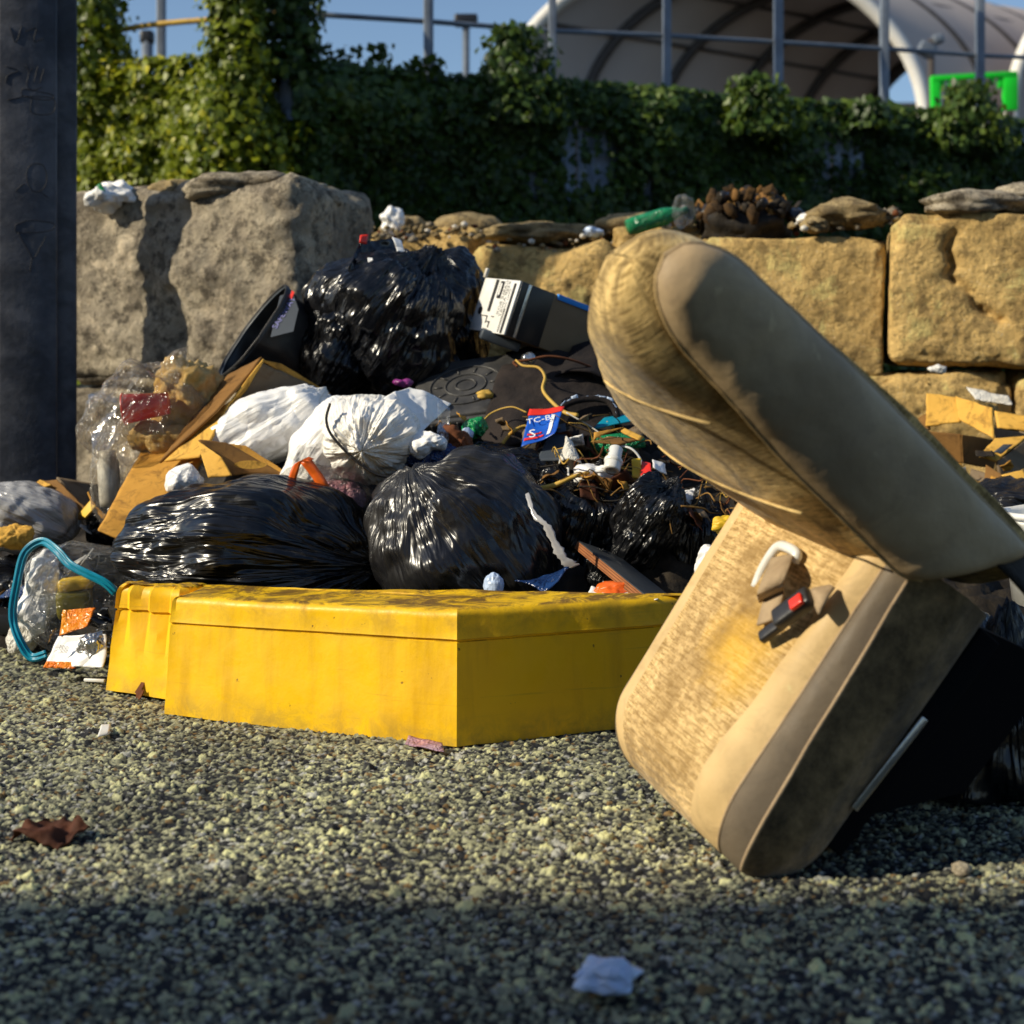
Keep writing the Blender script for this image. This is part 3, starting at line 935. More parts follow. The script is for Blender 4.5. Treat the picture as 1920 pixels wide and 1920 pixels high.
    Fa = [f[::-1] for f in grid_faces(NR, m, True)]
    Fa.append(tuple((NR - 1) * m + j for j in range(m))[::-1])
    Fb = []; Fm = []
    for f in Fa:
        js = [i % m for i in f]
        if len(f) == 4 and 40 <= min(js) and max(js) <= 66 and min(f) // m < NR * .55: Fb.append(f)
        else: Fm.append(f)
    def pick(Fc):
        used = sorted({a for f in Fc for a in f}); mp = {a: k for k, a in enumerate(used)}
        return V[used], [tuple(mp[a] for a in f) for f in Fc], {'st': ('FLOAT_VECTOR', ST[used])}
    br = obj('backrest', pick(Fm), K['woven'], root)
    obj('back_cover', pick(Fb), K['shaded_fuzzy'], root)
    # smooth side bolster on the near side, rounded at the top
    ns, nq = 60, 26
    Vb = []
    SB0, SB1 = .0, .61
    for s in np.linspace(SB0, SB1, ns):
        e = 1.
        if s > SB1 - .11: e = math.sqrt(max(0, 1 - ((s - (SB1 - .11)) / .11) ** 2))
        e2 = 1.
        if s < SB0 + .04: e2 = math.sqrt(max(0, 1 - ((SB0 + .04 - s) / .04) ** 2))
        k = sstep(.2, .62, np.array([s]))[0]
        mid = .100 + .004 * k; hw = (.083 - .016 * k) * max(e * (.8 + .2 * e2), .004)
        for q in np.linspace(-1, 1, nq):
            puff = max(0, 1 - q * q) ** .45
            t = .004 - .045 * puff * min(1, e * 1.3) * min(1, e2 + .1)
            lowr = (1 - sstep(.0, .3, np.array([s]))[0])
            Vb.append(H + v * (s - .9 * (mid + hw * q) * lowr) + W * t + nb * (mid + hw * q))
    Vb = np.array(Vb)
    Vb = Vb - W * (.007 * fbm(Vb * 6, 24, 4) + .0035 * crumple(Vb, 23, 7.) + .0015 * crumple(Vb, 29, 20.))[:, None]
    bo = obj('side_bolster', (Vb, grid_faces(ns, nq)), K['vinyl'], root)
    pth = [Vb[i * nq + 0] for i in range(0, ns)]
    obj('piping', tube(spline(pth, 70) + W * -.001, .003, 6), K['vinyl_tan'], bo)
    pth = [Vb[i * nq + nq - 1] for i in range(0, ns)]
    obj('piping', tube(spline(pth, 70) + W * -.001, .003, 6), K['vinyl'], bo)
    # horizontal stitch lines across the front of the backrest
    for sc in (.17, .38):
        P = []
        for x in np.linspace(.06, .94, 20):
            k = sstep(.15, .66, np.array([sc]))[0]
            b = .53 - .37 * sstep(.22, .64, np.array([sc]))[0]
            P.append(H + v * (sc + .02 * math.sin(x * 3)) + W * (.012 + (b - .012) * x) - nb * ((.026 - .012 * k) * math.sin(math.pi * x) ** .7 + .001))
        obj('stitch_line', tube(P, .0022, 6), K['woven'], br)
    # lower rear flap where cushion and back meet
    fl = []
    for a in np.linspace(0, 1, 14):
        for b in np.linspace(0, 1, 10):
            p = H + v * (-.02 - .20 * a) + nb * (.12 + .085 * math.sin(b * 1.6)) + W * (-.02 + b * .1 - .012 * math.sin(a * 3))
            fl.append(p)
    fl = np.array(fl); fl += (.004 * crumple(fl, 8, 12.))[:, None] * nb
    obj('rear_flap', solid(fl, 14, 10, unit(W), .012), K['shaded_fuzzy'], root)
    # underframe
    bp = lambda s, t, n: P0 + u * s + W * t + nc * n
    obj('metal_edge', bar(bp(.17, .0, -.176), bp(.34, .0, -.197), .006, .012), K['silver'], root)
    fr = [bar(bp(.1, .03, -.20), bp(.5, .03, -.24), .03, .04), bar(bp(.1, .47, -.20), bp(.5, .47, -.24), .03, .04)]
    for s in (.14, .46):
        fr.append(bar(bp(s, .03, -.225), bp(s, .47, -.225), .03))
    obj('underframe', join(*fr), K['black_matt'], root)
    poly = [bp(.10, 0, -.145), bp(.50, 0, -.205), bp(.53, 0, -.40), bp(.28, 0, -.37)]
    q = np.array(poly); v0 = q + W * .03; v1 = q + W * .48
    obj('dark_base_fill', (np.vstack([v0, v1]), [(0, 1, 2, 3), (7, 6, 5, 4), (0, 4, 5, 1), (1, 5, 6, 2), (2, 6, 7, 3), (3, 7, 4, 0)]), K['black_matt'], root, smooth=False)  # black block fills in the seat base and the shadow around it
    # ---- belt anchor, strap and buckle lying on the cushion
    C = lambda s, t, n: P0 + u * s + W * t + nc * n
    def at(px, py, n=.022):          # meet the plane of the cushion along a line of sight
        o = np.array([0, 0, CH]); d = U(px, py, 1.) - o
        pl = P0 + nc * n
        return o + d * (((pl - o) @ nc) / (d @ nc))
    hook = [at(806, 606, .018), at(812, 590, .024), at(822, 572, .03), at(831, 562, .032), at(842, 564, .032), at(850, 570, .03), at(847, 578, .026)]
    hk = spline(hook, 26)
    a = tube(hk, .0085, 8)
    obj('anchor_hook', a, K['white'], root)
    def ribbon(pts, half, thick, nm, mat, par=root, crease=0):
        P = []; Q = spline(pts, 16)
        hw = spline(half, 16)
        for p, h in zip(Q, hw): P += [p - h, p - h * .3, p + h * .3, p + h]
        P = np.array(P)
        return obj(nm, solid(P, 16, 4, nc, thick), K[mat], par)
    bl = ribbon([at(835, 572, .03), at(828, 588, .055), at(822, 606, .05), at(822, 616, .026)],
                [(at(848, 575, .03) - at(824, 580, .03)) / 2] + [(at(842, 590, .03) - at(814, 604, .03)) / 2] * 2 + [(at(836, 608, .03) - at(811, 620, .03)) / 2], .003, 'belt_webbing', 'strap_tan')
    ribbon([at(826, 614, .026), at(822, 626, .028), at(816, 643, .028)], [(at(838, 612, .02) - at(818, 618, .02)) / 2] * 2 + [(at(828, 640, .02) - at(811, 646, .02)) / 2], .004, 'webbing_end', 'strap_tan', bl)
    ribbon([at(868, 622, .03), at(874, 612, .036), at(888, 603, .02)], [(at(878, 622, .02) - at(868, 600, .02)) / 2, (at(884, 614, .02) - at(872, 601, .02)) / 2, (at(890, 604, .02) - at(886, 602, .02)) / 2], .004, 'belt_tongue', 'strap_tan', bl)
    ax = unit(at(868, 610, .03) - at(828, 640, .03))
    bz = nc; by = np.cross(bz, ax)
    bk = obj('buckle', rbox(at(846, 627, .036), (.072, .034, .022), np.stack([ax, by, bz]), .006, 6), K['black_plastic'], root)
    obj('release_button', rbox(at(849, 620, .049), (.024, .02, .008), np.stack([ax, by, bz]), .003, 4), K['red'], bk)
    obj('buckle_foot', rbox(at(824, 650, .03), (.05, .02, .014), np.stack([ax, by, bz]), .004, 4), K['black_plastic'], bk)
    # rest the lowest point on the asphalt
    lo = min(min((c.matrix_local @ vv.co).z for vv in c.data.vertices) for c in root.children if c.type == 'MESH')
    root.location.z = -lo - .006
    print('seat lowest', lo)
build_seat()

# ---------------------------------------------------------------- yellow hollow kerb box
def build_yellow():
    top = .272
    A1, A2 = G(112, 742)[:2], G(178, 752)[:2]
    B1, B2, C = G(174, 763)[:2], G(487, 799)[:2], np.array([.40, 2.995])
    back = [np.array([.36, 3.03]), np.array([-.3, 3.13]), np.array([-.72, 3.26])]
    root = empty('plastic_barrier', ((A1[0] + C[0]) / 2, 3.0, 0), 'low faceted yellow plastic barrier section with a scuffed rusty top lying on the asphalt', 'barrier')
    def body(poly, z0, z1, inset, r, nm, seed, dent=0):
        n = 0; P = [np.asarray(p) for p in poly]
        c = sum(P) / len(P)
        # resample outline
        out = []; crn = []
        for k in range(len(P)):
            a, b = P[k], P[(k + 1) % len(P)]
            m = max(2, int(np.linalg.norm(b - a) / .02))
            for i in range(m):
                f = i / m
                out.append(a + (b - a) * f)
        out = np.array(out); m = len(out)
        nr = []
        for k in range(m):
            t = out[(k + 1) % m] - out[k - 1]
            nn = np.array([t[1], -t[0]]); nr.append(nn / (np.linalg.norm(nn) + 1e-9))
        nr = np.array(nr)
        if ((out[0] - c) @ nr[0]) < 0: nr = -nr
        band = z1 - .062
        lv = []
        for z in np.linspace(z0, band - .003, 12): lv.append((z, inset * (z - z0) / (z1 - z0)))
        g = inset * (band - z0) / (z1 - z0)
        lv += [(band - .001, g + .003), (band + .002, g + .003), (band + .004, g - .003)]
        for z in np.linspace(band + .008, z1 - r, 5): lv.append((z, g - .003 + .006 * (z - band) / .06))
        g2 = lv[-1][1]
        for a in np.linspace(.15, 1, 7) * math.pi / 2: lv.append((z1 - r + r * math.sin(a), g2 + r * (1 - math.cos(a))))
        V = []
        for z, i in lv:
            V.append(np.column_stack([out - nr * i, np.full(m, z)]))
        # top: shrink to the middle
        last = V[-1]
        for f in (.75, .5, .25, .02):
            q = last.copy(); q[:, :2] = c + (last[:, :2] - c) * f; q[:, 2] = z1 - .004 * (1 - f); V.append(q)
        V = np.concatenate(V)
        nrm = np.column_stack([np.tile(nr, (len(lv) + 4, 1)), np.zeros(len(V))])
        V = V + nrm * (.006 * fbm(V * 5, seed, 3) + .0015 * fbm(V * 25, seed + 2, 3))[:, None] * (np.arange(len(V)) < m * len(lv))[:, None]
        if not dent: V[:, 2] -= .016 * (V[:, 2] / z1) * np.clip((-.1 - V[:, 0]) / .66, 0, 1)
        V[:, 2] += (.003 * fbm(V * 12, seed + 4, 3)) * (V[:, 2] > z1 - .04)
        V[:, 2] += .004 * fbm(V * 9, seed + 6, 3) * (V[:, 2] < .02)
        if dent:
            al = (V[:, :2] - A1) @ unit(A2 - A1)
            w = sstep(.02, .05, al)
            V = V + nrm * (w * .012 * np.sin(al * 95 + 2 * V[:, 2] * 4) * sstep(.0, .28, V[:, 2]))[:, None]
        Fc = grid_faces(len(lv) + 4, m, True)
        Fc.append(tuple(len(V) - m + j for j in range(m)))
        o = obj(nm, (V, Fc), K['yellow'], root)
        md = o.modifiers.new('es', 'EDGE_SPLIT'); md.split_angle = math.radians(24)
        return o
    body([B1, B2, C] + back, .004, top, .02, .018, 'main_shell', 3)
    body([A1, A2, np.array([-.70, 3.16]), np.array([-.68, 3.27]), np.array([-.9, 3.33])], .012, top - .012, .035, .03, 'end_panel', 8, dent=1)
    # torn holes on the end panel
    for (px, py, w, h) in ((150, 686, 5, 13), (147, 728, 4, 20), (152, 742, 3, 8)):
        D = 3.185
        c = U(px, py, D); pts = []
        nrm = unit([-.35, -.93, .1])
        for k in range(9):
            a = 2 * math.pi * k / 9
            rr = 1 + .5 * math.sin(k * 2.7)
            pts.append(c + np.array([math.cos(a) * w * .002 * rr, 0, math.sin(a) * h * .002 * rr]))
        pts = np.array(pts)
        # lay on panel plane
        pl = np.array([A1[0], A1[1], 0]); nn = unit([(A2 - A1)[1], -(A2 - A1)[0], .13])
        if nn[1] > 0: nn = -nn
        pts = pts - nn * ((pts - pl) @ nn)[:, None] + nn * .018
        obj('torn_hole', extrude_poly(pts, nn, .002), K['rust'], root, smooth=False)
build_yellow()
# ---------------------------------------------------------------- wall of concrete blocks
def block(name_seed, c, size, yaw, label, mat='concrete', roll=0., crack=None, nz=.025, r=.014, chip=.05, n=90):
    R = rot_euler(0, roll, yaw)
    V, Fc = rbox(c, size, R, r, n, nz, 4.5, name_seed, 6, chip)
    out = unit(-R[1])
    V = V + out * (.005 * ridged(V * 9, name_seed + 3, 4, .6) + .004 * fbm(V * 40, name_seed, 2))[:, None] + np.array([0, 0, 1.]) * (.012 * fbm(V * 9, name_seed + 5, 4))[:, None]
    if crack is not None:
        q = V[:, [0, 2]] ; dm = np.full(len(V), 9.); sd = np.zeros(len(V))
        for a, b in zip(crack[:-1], crack[1:]):
            a = np.array([a[0], a[2]]); b = np.array([b[0], b[2]]); e = b - a
            t = np.clip(((q - a) @ e) / (e @ e), 0, 1); dd = q - a - t[:, None] * e
            dist = np.linalg.norm(dd, axis=1); nw = dist < dm
            dm = np.where(nw, dist, dm)
        w = np.exp(-(dm / .014) ** 2) * (.7 + .6 * fbm(V * 25, 3, 2)) + .25 * np.exp(-(dm / .04) ** 2)
        V = V - out * (.05 * w)[:, None]
    g = (V, Fc)
    return obj('concrete_block', g, K[mat], None, label, 'concrete block', 'blocks of the barrier wall')
def face_block(px0, px1, ytop, ybot, D0, D1, depth, seed, label, **kw):
    """front face between two picture columns at two distances; ytop/ybot read at the left end"""
    a = U(px0, ytop, D0); b = U(px1, ytop, D1)
    zt = a[2]; zb = U(px0, ybot, D0)[2] if ybot < 500 else -.02
    d = b[:2] - a[:2]; L = np.linalg.norm(d); yaw = math.atan2(d[1], d[0])
    nin = np.array([-d[1], d[0]]) / L
    c2 = (a[:2] + b[:2]) / 2 + nin * depth / 2
    return block(seed, (c2[0], c2[1], (zt + zb) / 2), (L, depth, zt - zb), yaw, label, **kw)

face_block(58, 316, 203, 412, 5.18, 4.72, .52, 1, 'large grey weathered concrete block standing by the steel post, its rough end in sun', mat='concrete_grey', nz=.05, r=.07, chip=.09)
face_block(50, 330, 414, 560, 5.24, 4.80, .55, 2, 'lower grey concrete block under the large weathered one by the steel post', mat='concrete_grey', nz=.04)
face_block(392, 512, 243, 385, 5.75, 5.62, .5, 3, 'narrow tan concrete block with gravel on top behind the black rubbish bags', nz=.05)
face_block(500, 655, 262, 402, 5.42, 5.26, .55, 4, 'tan concrete block with rounded corners behind the printed white box', nz=.045, r=.06)
face_block(650, 764, 240, 400, 5.36, 5.30, .55, 5, 'concrete block mostly hidden behind the top of the car seat', nz=.04)
face_block(742, 944, 254, 396, 5.12, 4.99, .55, 6, 'tan concrete block with a pale scrape, right of the seat back', nz=.010, roll=.045)
face_block(949, 1165, 232, 391, 4.93, 4.78, .6, 7, 'large tan concrete block with a curved crack at the right end of the wall', nz=.010, roll=.035, n=120, crack=[U(px, py, 4.86) for (px, py) in ((1019, 248), (1013, 266), (1020, 282), (1014, 293), (1027, 304), (1037, 312), (1043, 326), (1054, 334), (1066, 341))])
face_block(905, 1078, 400, 560, 4.98, 4.88, .55, 8, 'lower tan concrete block behind the open cardboard boxes', nz=.05, chip=.09)
face_block(1086, 1250, 398, 560, 4.86, 4.78, .55, 9, 'lower concrete block at the right edge beside the cardboard boxes', nz=.045)
face_block(380, 640, 404, 570, 5.6, 5.3, .55, 10, 'lower concrete block buried behind the heap of black bags', nz=.03)
face_block(640, 900, 402, 570, 5.3, 5.1, .55, 11, 'lower concrete block buried behind the car seat back', nz=.03)
# stones, slabs and rubbish lying on the wall
def stone(px, py, D, r, seed, label, mat='rubble', amp=.4):
    return obj('rubble_stone', rock(U(px, py, D), np.array(r), seed, 4, amp), K[mat], None, label, 'stone', 'stones on top of the wall')
stone(262, 203, 5.0, (.24, .16, .06), 1, 'flat grey slab lying on the large weathered block', 'concrete_grey')
stone(318, 214, 5.0, (.13, .15, .06), 2, 'lumpy grey stone at the right end of the weathered block', 'concrete_grey')
stone(188, 206, 5.1, (.10, .08, .05), 3, 'pale stone between the plastic scrap and the flat slab', 'rubble')
stone(432, 243, 5.85, (.10, .1, .05), 4, 'pale chunky stone on the wall left above the red bag tie')
stone(500, 243, 5.8, (.14, .1, .06), 5, 'rough brown stone on the wall above the black bags')
stone(578, 250, 5.5, (.22, .12, .05), 6, 'long brown stone heap crest above the printed white box')
stone(690, 242, 5.5, (.20, .1, .06), 7, 'brown stone slab just left of the seat top on the wall')
stone(905, 229, 5.1, (.15, .12, .055), 8, 'dark topped stone on the block right of the seat')
stone(1035, 218, 4.95, (.17, .12, .05), 9, 'big grey stone slab on the cracked right-hand block', 'concrete_grey')
stone(1085, 214, 5.0, (.14, .12, .05), 10, 'grey stone at the far right end of the wall top', 'concrete_grey')
stone(870, 240, 5.05, (.05, .05, .03), 11, 'small pale stone beside the charred heap')
def gravel():
    r = np.random.RandomState(4); gs = []
    for k in range(420):
        t = r.uniform()
        px = r.uniform(385, 760) if t < .75 else r.uniform(840, 960)
        D = r.uniform(5.35, 5.75) if px < 760 else r.uniform(5.0, 5.3)
        base = np.interp(px, [385, 440, 500, 540, 640, 700, 760, 840, 960], [246, 243, 240, 258, 252, 240, 244, 238, 226])
        z = CH - (base + r.uniform(-3, 14) - 400) * D / F
        s = r.uniform(.006, .022)
        gs.append(rock((U(px, 0, D)[0], D, z), np.array([s, s, s * .7]) * r.uniform(.7, 1.3, 3), k, 1, .5))
    V, Fc = join(*gs)
    mi = []
    mats = [K['rubble'], K['concrete_grey'], K['white_dirty'], K['rust']]
    per = len(ico(1)[1])
    for k in range(420): mi += [int(r.choice([0, 0, 0, 0, 1, 1, 2, 3]))] * per
    o = obj('loose_gravel', (V, Fc), mats, None, 'loose gravel and crumbs strewn along the top of the wall', None, None, 'stuff')
    o.data.polygons.foreach_set('material_index', np.array(mi, np.int32))
gravel()
def heap(name, c, r, n, seed, mats, label, smin=.01, smax=.05):
    rr = np.random.RandomState(seed); gs = []; mi = []
    gs.append(rock(np.array(c) - (0, 0, r[2] * .15), np.array(r) * .8, seed, 4, .5)); mi += [0] * len(gs[-1][1])
    for k in range(n):
        d = unit(rr.normal(size=3)); d[2] = abs(d[2])
        p = np.array(c) + d * np.array(r) * rr.uniform(.7, 1.0)
        s = rr.uniform(smin, smax)
        if rr.uniform() < .5:
            g = rock(p, np.array([s, s * .7, s * .5]), k, 2, .6, rot_euler(*rr.uniform(0, 3, 3)))
        else:
            e = unit(rr.normal(size=3)); f = unit(np.cross(e, rr.normal(size=3)))
            g = sheet([p, p + e * s * 1.6, p + e * s * 1.6 + f * s, p + f * s], 4, 4, .002, s * .2, 40, k)
        gs.append(g); mi += [int(rr.randint(len(mats)))] * len(g[1])
    o = obj(name, join(*gs), [K[m] for m in mats], None, label, 'debris heap')
    o.data.polygons.foreach_set('material_index', np.array(mi, np.int32))
    return o
heap('charred_heap', U(795, 236, 5.25), (.2, .14, .12), 150, 3, ['debris', 'burnt', 'debris', 'burnt', 'black_plastic', 'twig', 'cardboard_dark'], 'charred dark rubbish heap piled on the wall behind the seat top')
# plastic on the wall
obj('plastic_bottle', lathe([(.001, 0), (.03, .004), (.034, .03), (.034, .15), (.026, .19), (.013, .22), (.013, .245), (.001, .246)], U(668, 243, 5.3), (.9, .1, .28), 20), K['green_glass'], None, 'squashed green plastic bottle lying on top of the wall', 'bottle')
b = bag(U(728, 226, 5.3), (.04, .04, .06), 77, sub=4, crump=.012, cfreq=18)
obj('plastic_cup', b, K['clear'], None, 'crumpled clear plastic cup standing on the wall by the green bottle', 'plastic cup')
b = bag(U(118, 211, 5.05), (.085, .06, .045), 71, (-.4, 0, .8), sub=5, crump=.02, cfreq=12)
ps = obj('plastic_scrap', b, K['white_soft'], None, 'pale plastic wrapper with a green stripe on the wall beside the post', 'plastic wrapper')
pw = U(118, 211, 5.05)
obj('stripe', sheet([pw + (-.03, -.07, .035), pw + (-.005, -.078, .005), pw + (.005, -.078, .012), pw + (-.015, -.07, .045)], 5, 3, .003), K['green_scrap'], ps)
obj('plastic_scrap', bag(U(633, 248, 5.4), (.035, .03, .02), 72, sub=4, crump=.012, cfreq=18), K['blue_pale'], None, 'small pale blue plastic scrap on the wall above the white box', 'plastic wrapper')
obj('plastic_scrap', bag(U(418, 237, 5.7), (.04, .03, .05), 73, sub=4, crump=.02, cfreq=14), K['white_soft'], None, 'small white plastic scrap at the left of the wall gravel', 'plastic wrapper')
obj('plastic_scrap', bag(U(862, 233, 5.1), (.03, .03, .015), 74, sub=4, crump=.01, cfreq=18), K['white_soft'], None, 'tiny white scrap in the gap before the cracked block', 'plastic wrapper')
obj('plastic_scrap', bag(U(1000, 394, 4.8), (.03, .02, .012), 75, sub=4, crump=.01, cfreq=18), K['white'], None, 'white scrap caught under the cracked block', 'plastic wrapper')

# ---------------------------------------------------------------- steel post at the left
def post():
    D = 4.83; yaw = math.radians(14)
    x0, x1 = U(3, 400, D)[0], U(79, 400, D)[0]
    c = (x0 + x1) / 2; w = (x1 - x0) / math.cos(yaw) * .98
    root = empty('steel_post', (c, D, 0), 'dark blue grey steel post with scratched graffiti standing at the left edge', 'post')
    R = rot_euler(0, 0, yaw)
    ex, ey = R[0], R[1]
    P = lambda a, b, z: np.array([c, D, z]) + ex * a + ey * b
    Hh = 3.4
    obj('front_plate', rbox(P(-w * .12, -.05, Hh / 2 + .05), (w * .76, .018, Hh), R, .006, 20, .0012, 9, 3), K['pole'], root)
    obj('web', rbox(P(-w * .12, .0, Hh / 2 + .05), (.016, .08, Hh), R, .004, 3), K['pole'], root)
    obj('back_flange', rbox(P(0, .05, Hh / 2 + .05), (w, .018, Hh), R, .006, 20, .001, 9, 6), K['pole'], root)
    obj('base_plate', rbox(P(0, 0, .06), (w * 1.5, .3, .03), R, .008, 3), K['pole'], root)
    fy = -.0605
    zpx = lambda py: CH - (py - 400) * (D - .06) / F
    xpx = lambda px: (px - 41) / 76 * w * 1.0
    strokes = [[(30, 70), (33, 78), (31, 90), (36, 96), (46, 93)], [(33, 78), (37, 72)], [(38, 88), (42, 70)], [(44, 88), (48, 73)], [(10, 72), (22, 76), (12, 82), (10, 90)],
               [(26, 95), (56, 100), (52, 106), (28, 103), (26, 95)], [(28, 103), (57, 104), (56, 120), (36, 120), (36, 104)], [(12, 108), (28, 103)],
               [(40, 174), (33, 178), (31, 190), (36, 203), (43, 204), (49, 198), (51, 186), (47, 176), (40, 174)], [(28, 196), (20, 204)], [(44, 204), (52, 210)],
               [(20, 240), (35, 235), (58, 238), (52, 246), (22, 248), (20, 240)], [(22, 248), (33, 268), (38, 275), (50, 252)], [(36, 275), (34, 290)],
               [(14, 30), (20, 46), (26, 28)], [(30, 34), (40, 30), (38, 44), (48, 40)]]
    gg = []
    for s in strokes:
        pts = [P(min(max(xpx(px), -w * .49), w * .24), fy, zpx(py)) for (px, py) in s]
        gg.append(tube(spline(pts, 6 * len(pts)) + ey * .0006, .0013, 5))
    for g in gg: obj('graffiti_stroke', g, K['graffiti'], root)
post()
# ---------------------------------------------------------------- pale gate pier behind the post
obj('gate_pier', rbox((U(-6, 0, 6.6)[0] - .11, 6.6, 1.5), (.36, .36, 3.4), None, .02, 16, .004, 6, 4), K['plaster'], None, 'pale rendered pier showing as a sliver left of the steel post', 'pier')

# ---------------------------------------------------------------- corrugated fence with ivy
FA, FB = np.array([-1.27, 8.0]), np.array([5.4, 10.1])
FL = np.array([-4.6, 9.6])
def fence_top(px): return
def corrugated(a, b, z0, z1, seed):
    d = b - a; L = np.linalg.norm(d); e = d / L; nrm = np.array([e[1], -e[0]])
    n = int(L / .018)
    V = []
    for z in (z0, z1):
        for k in range(n + 1):
            s = k / n * L
            o = .012 * math.tanh(2.2 * math.sin(s * 2 * math.pi / .16))
            V.append([*(a + e * s + nrm * o), z])
    V = np.array(V)
    return V, grid_faces(2, n + 1)
def fence(a, b, label, zt=2.42):
    root = empty('corrugated_fence', (*((a + b) / 2), 0), label, 'fence')
    d = b - a; L = np.linalg.norm(d); e = d / L; m = max(1, int(round(L / 1.9)))
    for k in range(m):
        p = a + d * k / m; q = a + d * (k + 1) / m
        obj('metal_sheet', corrugated(p, q - e * .01, 0, zt + .02 * math.sin(k * 3), k), K['metal_blue'], root, smooth=True)
    return root
fence(FA, FB, 'blue corrugated metal fence showing through the dark ivy behind the wall')
fence(FL, FA + (.05, -.035), 'corrugated fence hidden under the sunlit ivy at the left')

def leaves(P, N, size, seed, tone):
    """small folded ivy leaves; P centres, N outward normals"""
    r = np.random.RandomState(seed); n = len(P)
    nn = N + r.normal(size=(n, 3)) * .55; nn /= np.linalg.norm(nn, axis=1, keepdims=True)
    up = np.array([0, 0, -1.]) + r.normal(size=(n, 3)) * .6
    ax = up - nn * (up * nn).sum(1, keepdims=True); ax /= np.linalg.norm(ax, axis=1, keepdims=True)
    sd = np.cross(nn, ax)
    s = (size * r.uniform(.6, 1.35, n))[:, None]
    A = P - ax * s * .5; B = P + sd * s * .46 + ax * s * .02 - nn * s * .12; C = P + ax * s * .62; D = P - sd * s * .46 + ax * s * .02 - nn * s * .12
    M = P + nn * s * .05
    V = np.stack([A, B, C, D], 1).reshape(-1, 3)
    idx = np.arange(n) * 4
    Fc = np.concatenate([np.stack([idx, idx + 1, idx + 2], 1), np.stack([idx, idx + 2, idx + 3], 1)])
    t = np.clip(tone + r.normal(size=n) * .22, 0, 1)
    return V, Fc, {'tone': ('FLOAT', np.repeat(t, 4))}
def ivy_wall(a, b, z0, zt, n, seed, thick, size, mask=None, tone0=.25):
    r = np.random.RandomState(seed)
    d = b - a; L = np.linalg.norm(d); e = d / L; nr = np.array([e[1], -e[0]])
    s = r.uniform(0, L, n); z = z0 + (zt(s) + .02 - z0) * r.uniform(0, 1, n) ** .85
    top = zt(s) + .10 * fbm(np.column_stack([s * 3.2, s * 0, s * 0 + 3]), seed, 4) + .06
    z = np.minimum(z, top + .10 * r.uniform(-.5, .6, n))
    lump = fbm(np.column_stack([s * 2.2, z * 2.2, s * 0 + seed]), seed, 4)
    o = thick * (.55 + .9 * lump) * r.uniform(.25, 1., n) ** .6
    o = np.clip(o, .01, None)
    roundtop = sstep(.25, 0., top - z)
    o = o * (1 - .5 * roundtop) - .12 * roundtop * r.uniform(0, 1, n)
    P = np.column_stack([a[0] + e[0] * s + nr[0] * o, a[1] + e[1] * s + nr[1] * o, z])
    N = np.tile([nr[0], nr[1], .35], (n, 1)); N[:, 2] += 1.0 * roundtop
    keep = np.ones(n, bool)
    if mask is not None:
        px = CX + P[:, 0] / P[:, 1] * F; py = HY - (P[:, 2] - CH) / P[:, 1] * F
        keep = r.uniform(size=n) > mask(px, py)
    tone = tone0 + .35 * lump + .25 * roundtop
    return leaves(P[keep], N[keep], size, seed, tone[keep])
def gap(px, py):
    m = .97 * np.exp(-(((px - 628) / 36) ** 4) - ((py - 168) / 46) ** 4)
    m = np.maximum(m, .9 * np.exp(-(((px - 692) / 6) ** 4) - ((py - 195) / 26) ** 4))
    m = np.maximum(m, .8 * np.exp(-(((px - 900) / 34) ** 4) - ((py - 165) / 42) ** 4))
    m = np.maximum(m, .8 * np.exp(-(((px - 572) / 14) ** 4) - ((py - 195) / 18) ** 4))
    return np.clip(m * (.8 + .5 * (np.sin(px * .5) > -.1)), 0, 1)
Lr = np.linalg.norm(FB - FA)
def stripes(g): return g
obj('ivy', ivy_wall(FA, FB, .7, lambda s: 2.52 - .012 * s + 0 * s, 64000, 3, .24, .055, gap, .35), K['ivy_shaded'], None,
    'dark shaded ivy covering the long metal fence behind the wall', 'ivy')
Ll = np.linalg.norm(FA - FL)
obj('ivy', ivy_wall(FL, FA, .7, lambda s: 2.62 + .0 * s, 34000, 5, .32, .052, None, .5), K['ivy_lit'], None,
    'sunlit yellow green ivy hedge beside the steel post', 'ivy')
def ivy_column(c, z0, z1, rad, n, seed, label, mat, tone=.35, size=.048):
    r = np.random.RandomState(seed)
    z = r.uniform(z0, z1, n); a = r.uniform(0, 2 * math.pi, n)
    lump = fbm(np.column_stack([np.cos(a) * .8, np.sin(a) * .8, z * 3]), seed, 3)
    tz = (z - z0) / (z1 - z0)
    rr = rad * (1.3 - .95 * tz ** 1.4) * (.45 + 1.1 * (lump + .45)) * r.uniform(.25, 1, n) ** .6 + .05 * np.abs(r.normal(size=n))
    P = np.column_stack([c[0] + np.cos(a) * rr, c[1] + np.sin(a) * rr, z])
    N = np.column_stack([np.cos(a), np.sin(a), a * 0 + .3])
    g = leaves(P, N, size, seed, tone + .3 * lump)
    return obj('climbing_ivy', g, K[mat], None, label, 'ivy')
ivy_column(U(258, 100, 7.8)[:2], 1.0, 3.3, .22, 10000, 21, 'tall ivy pillar climbing the fence post at the sunlit corner', 'ivy_lit', .3)
ivy_column(U(312, 60, 8.0)[:2], 2.4, 3.2, .15, 1800, 22, 'narrow dark ivy column right of the sunlit pillar', 'ivy_shaded', .4)
ivy_column(U(104, 40, 8.6)[:2], 2.3, 3.4, .13, 2600, 23, 'ivy climbing the fence post beside the steel post', 'ivy_lit', .3)
ivy_column(U(545, 92, 8.35)[:2], 2.2, 2.8, .26, 1700, 24, 'bushy ivy tuft rising at the edge of the tent', 'ivy_shaded', .5)
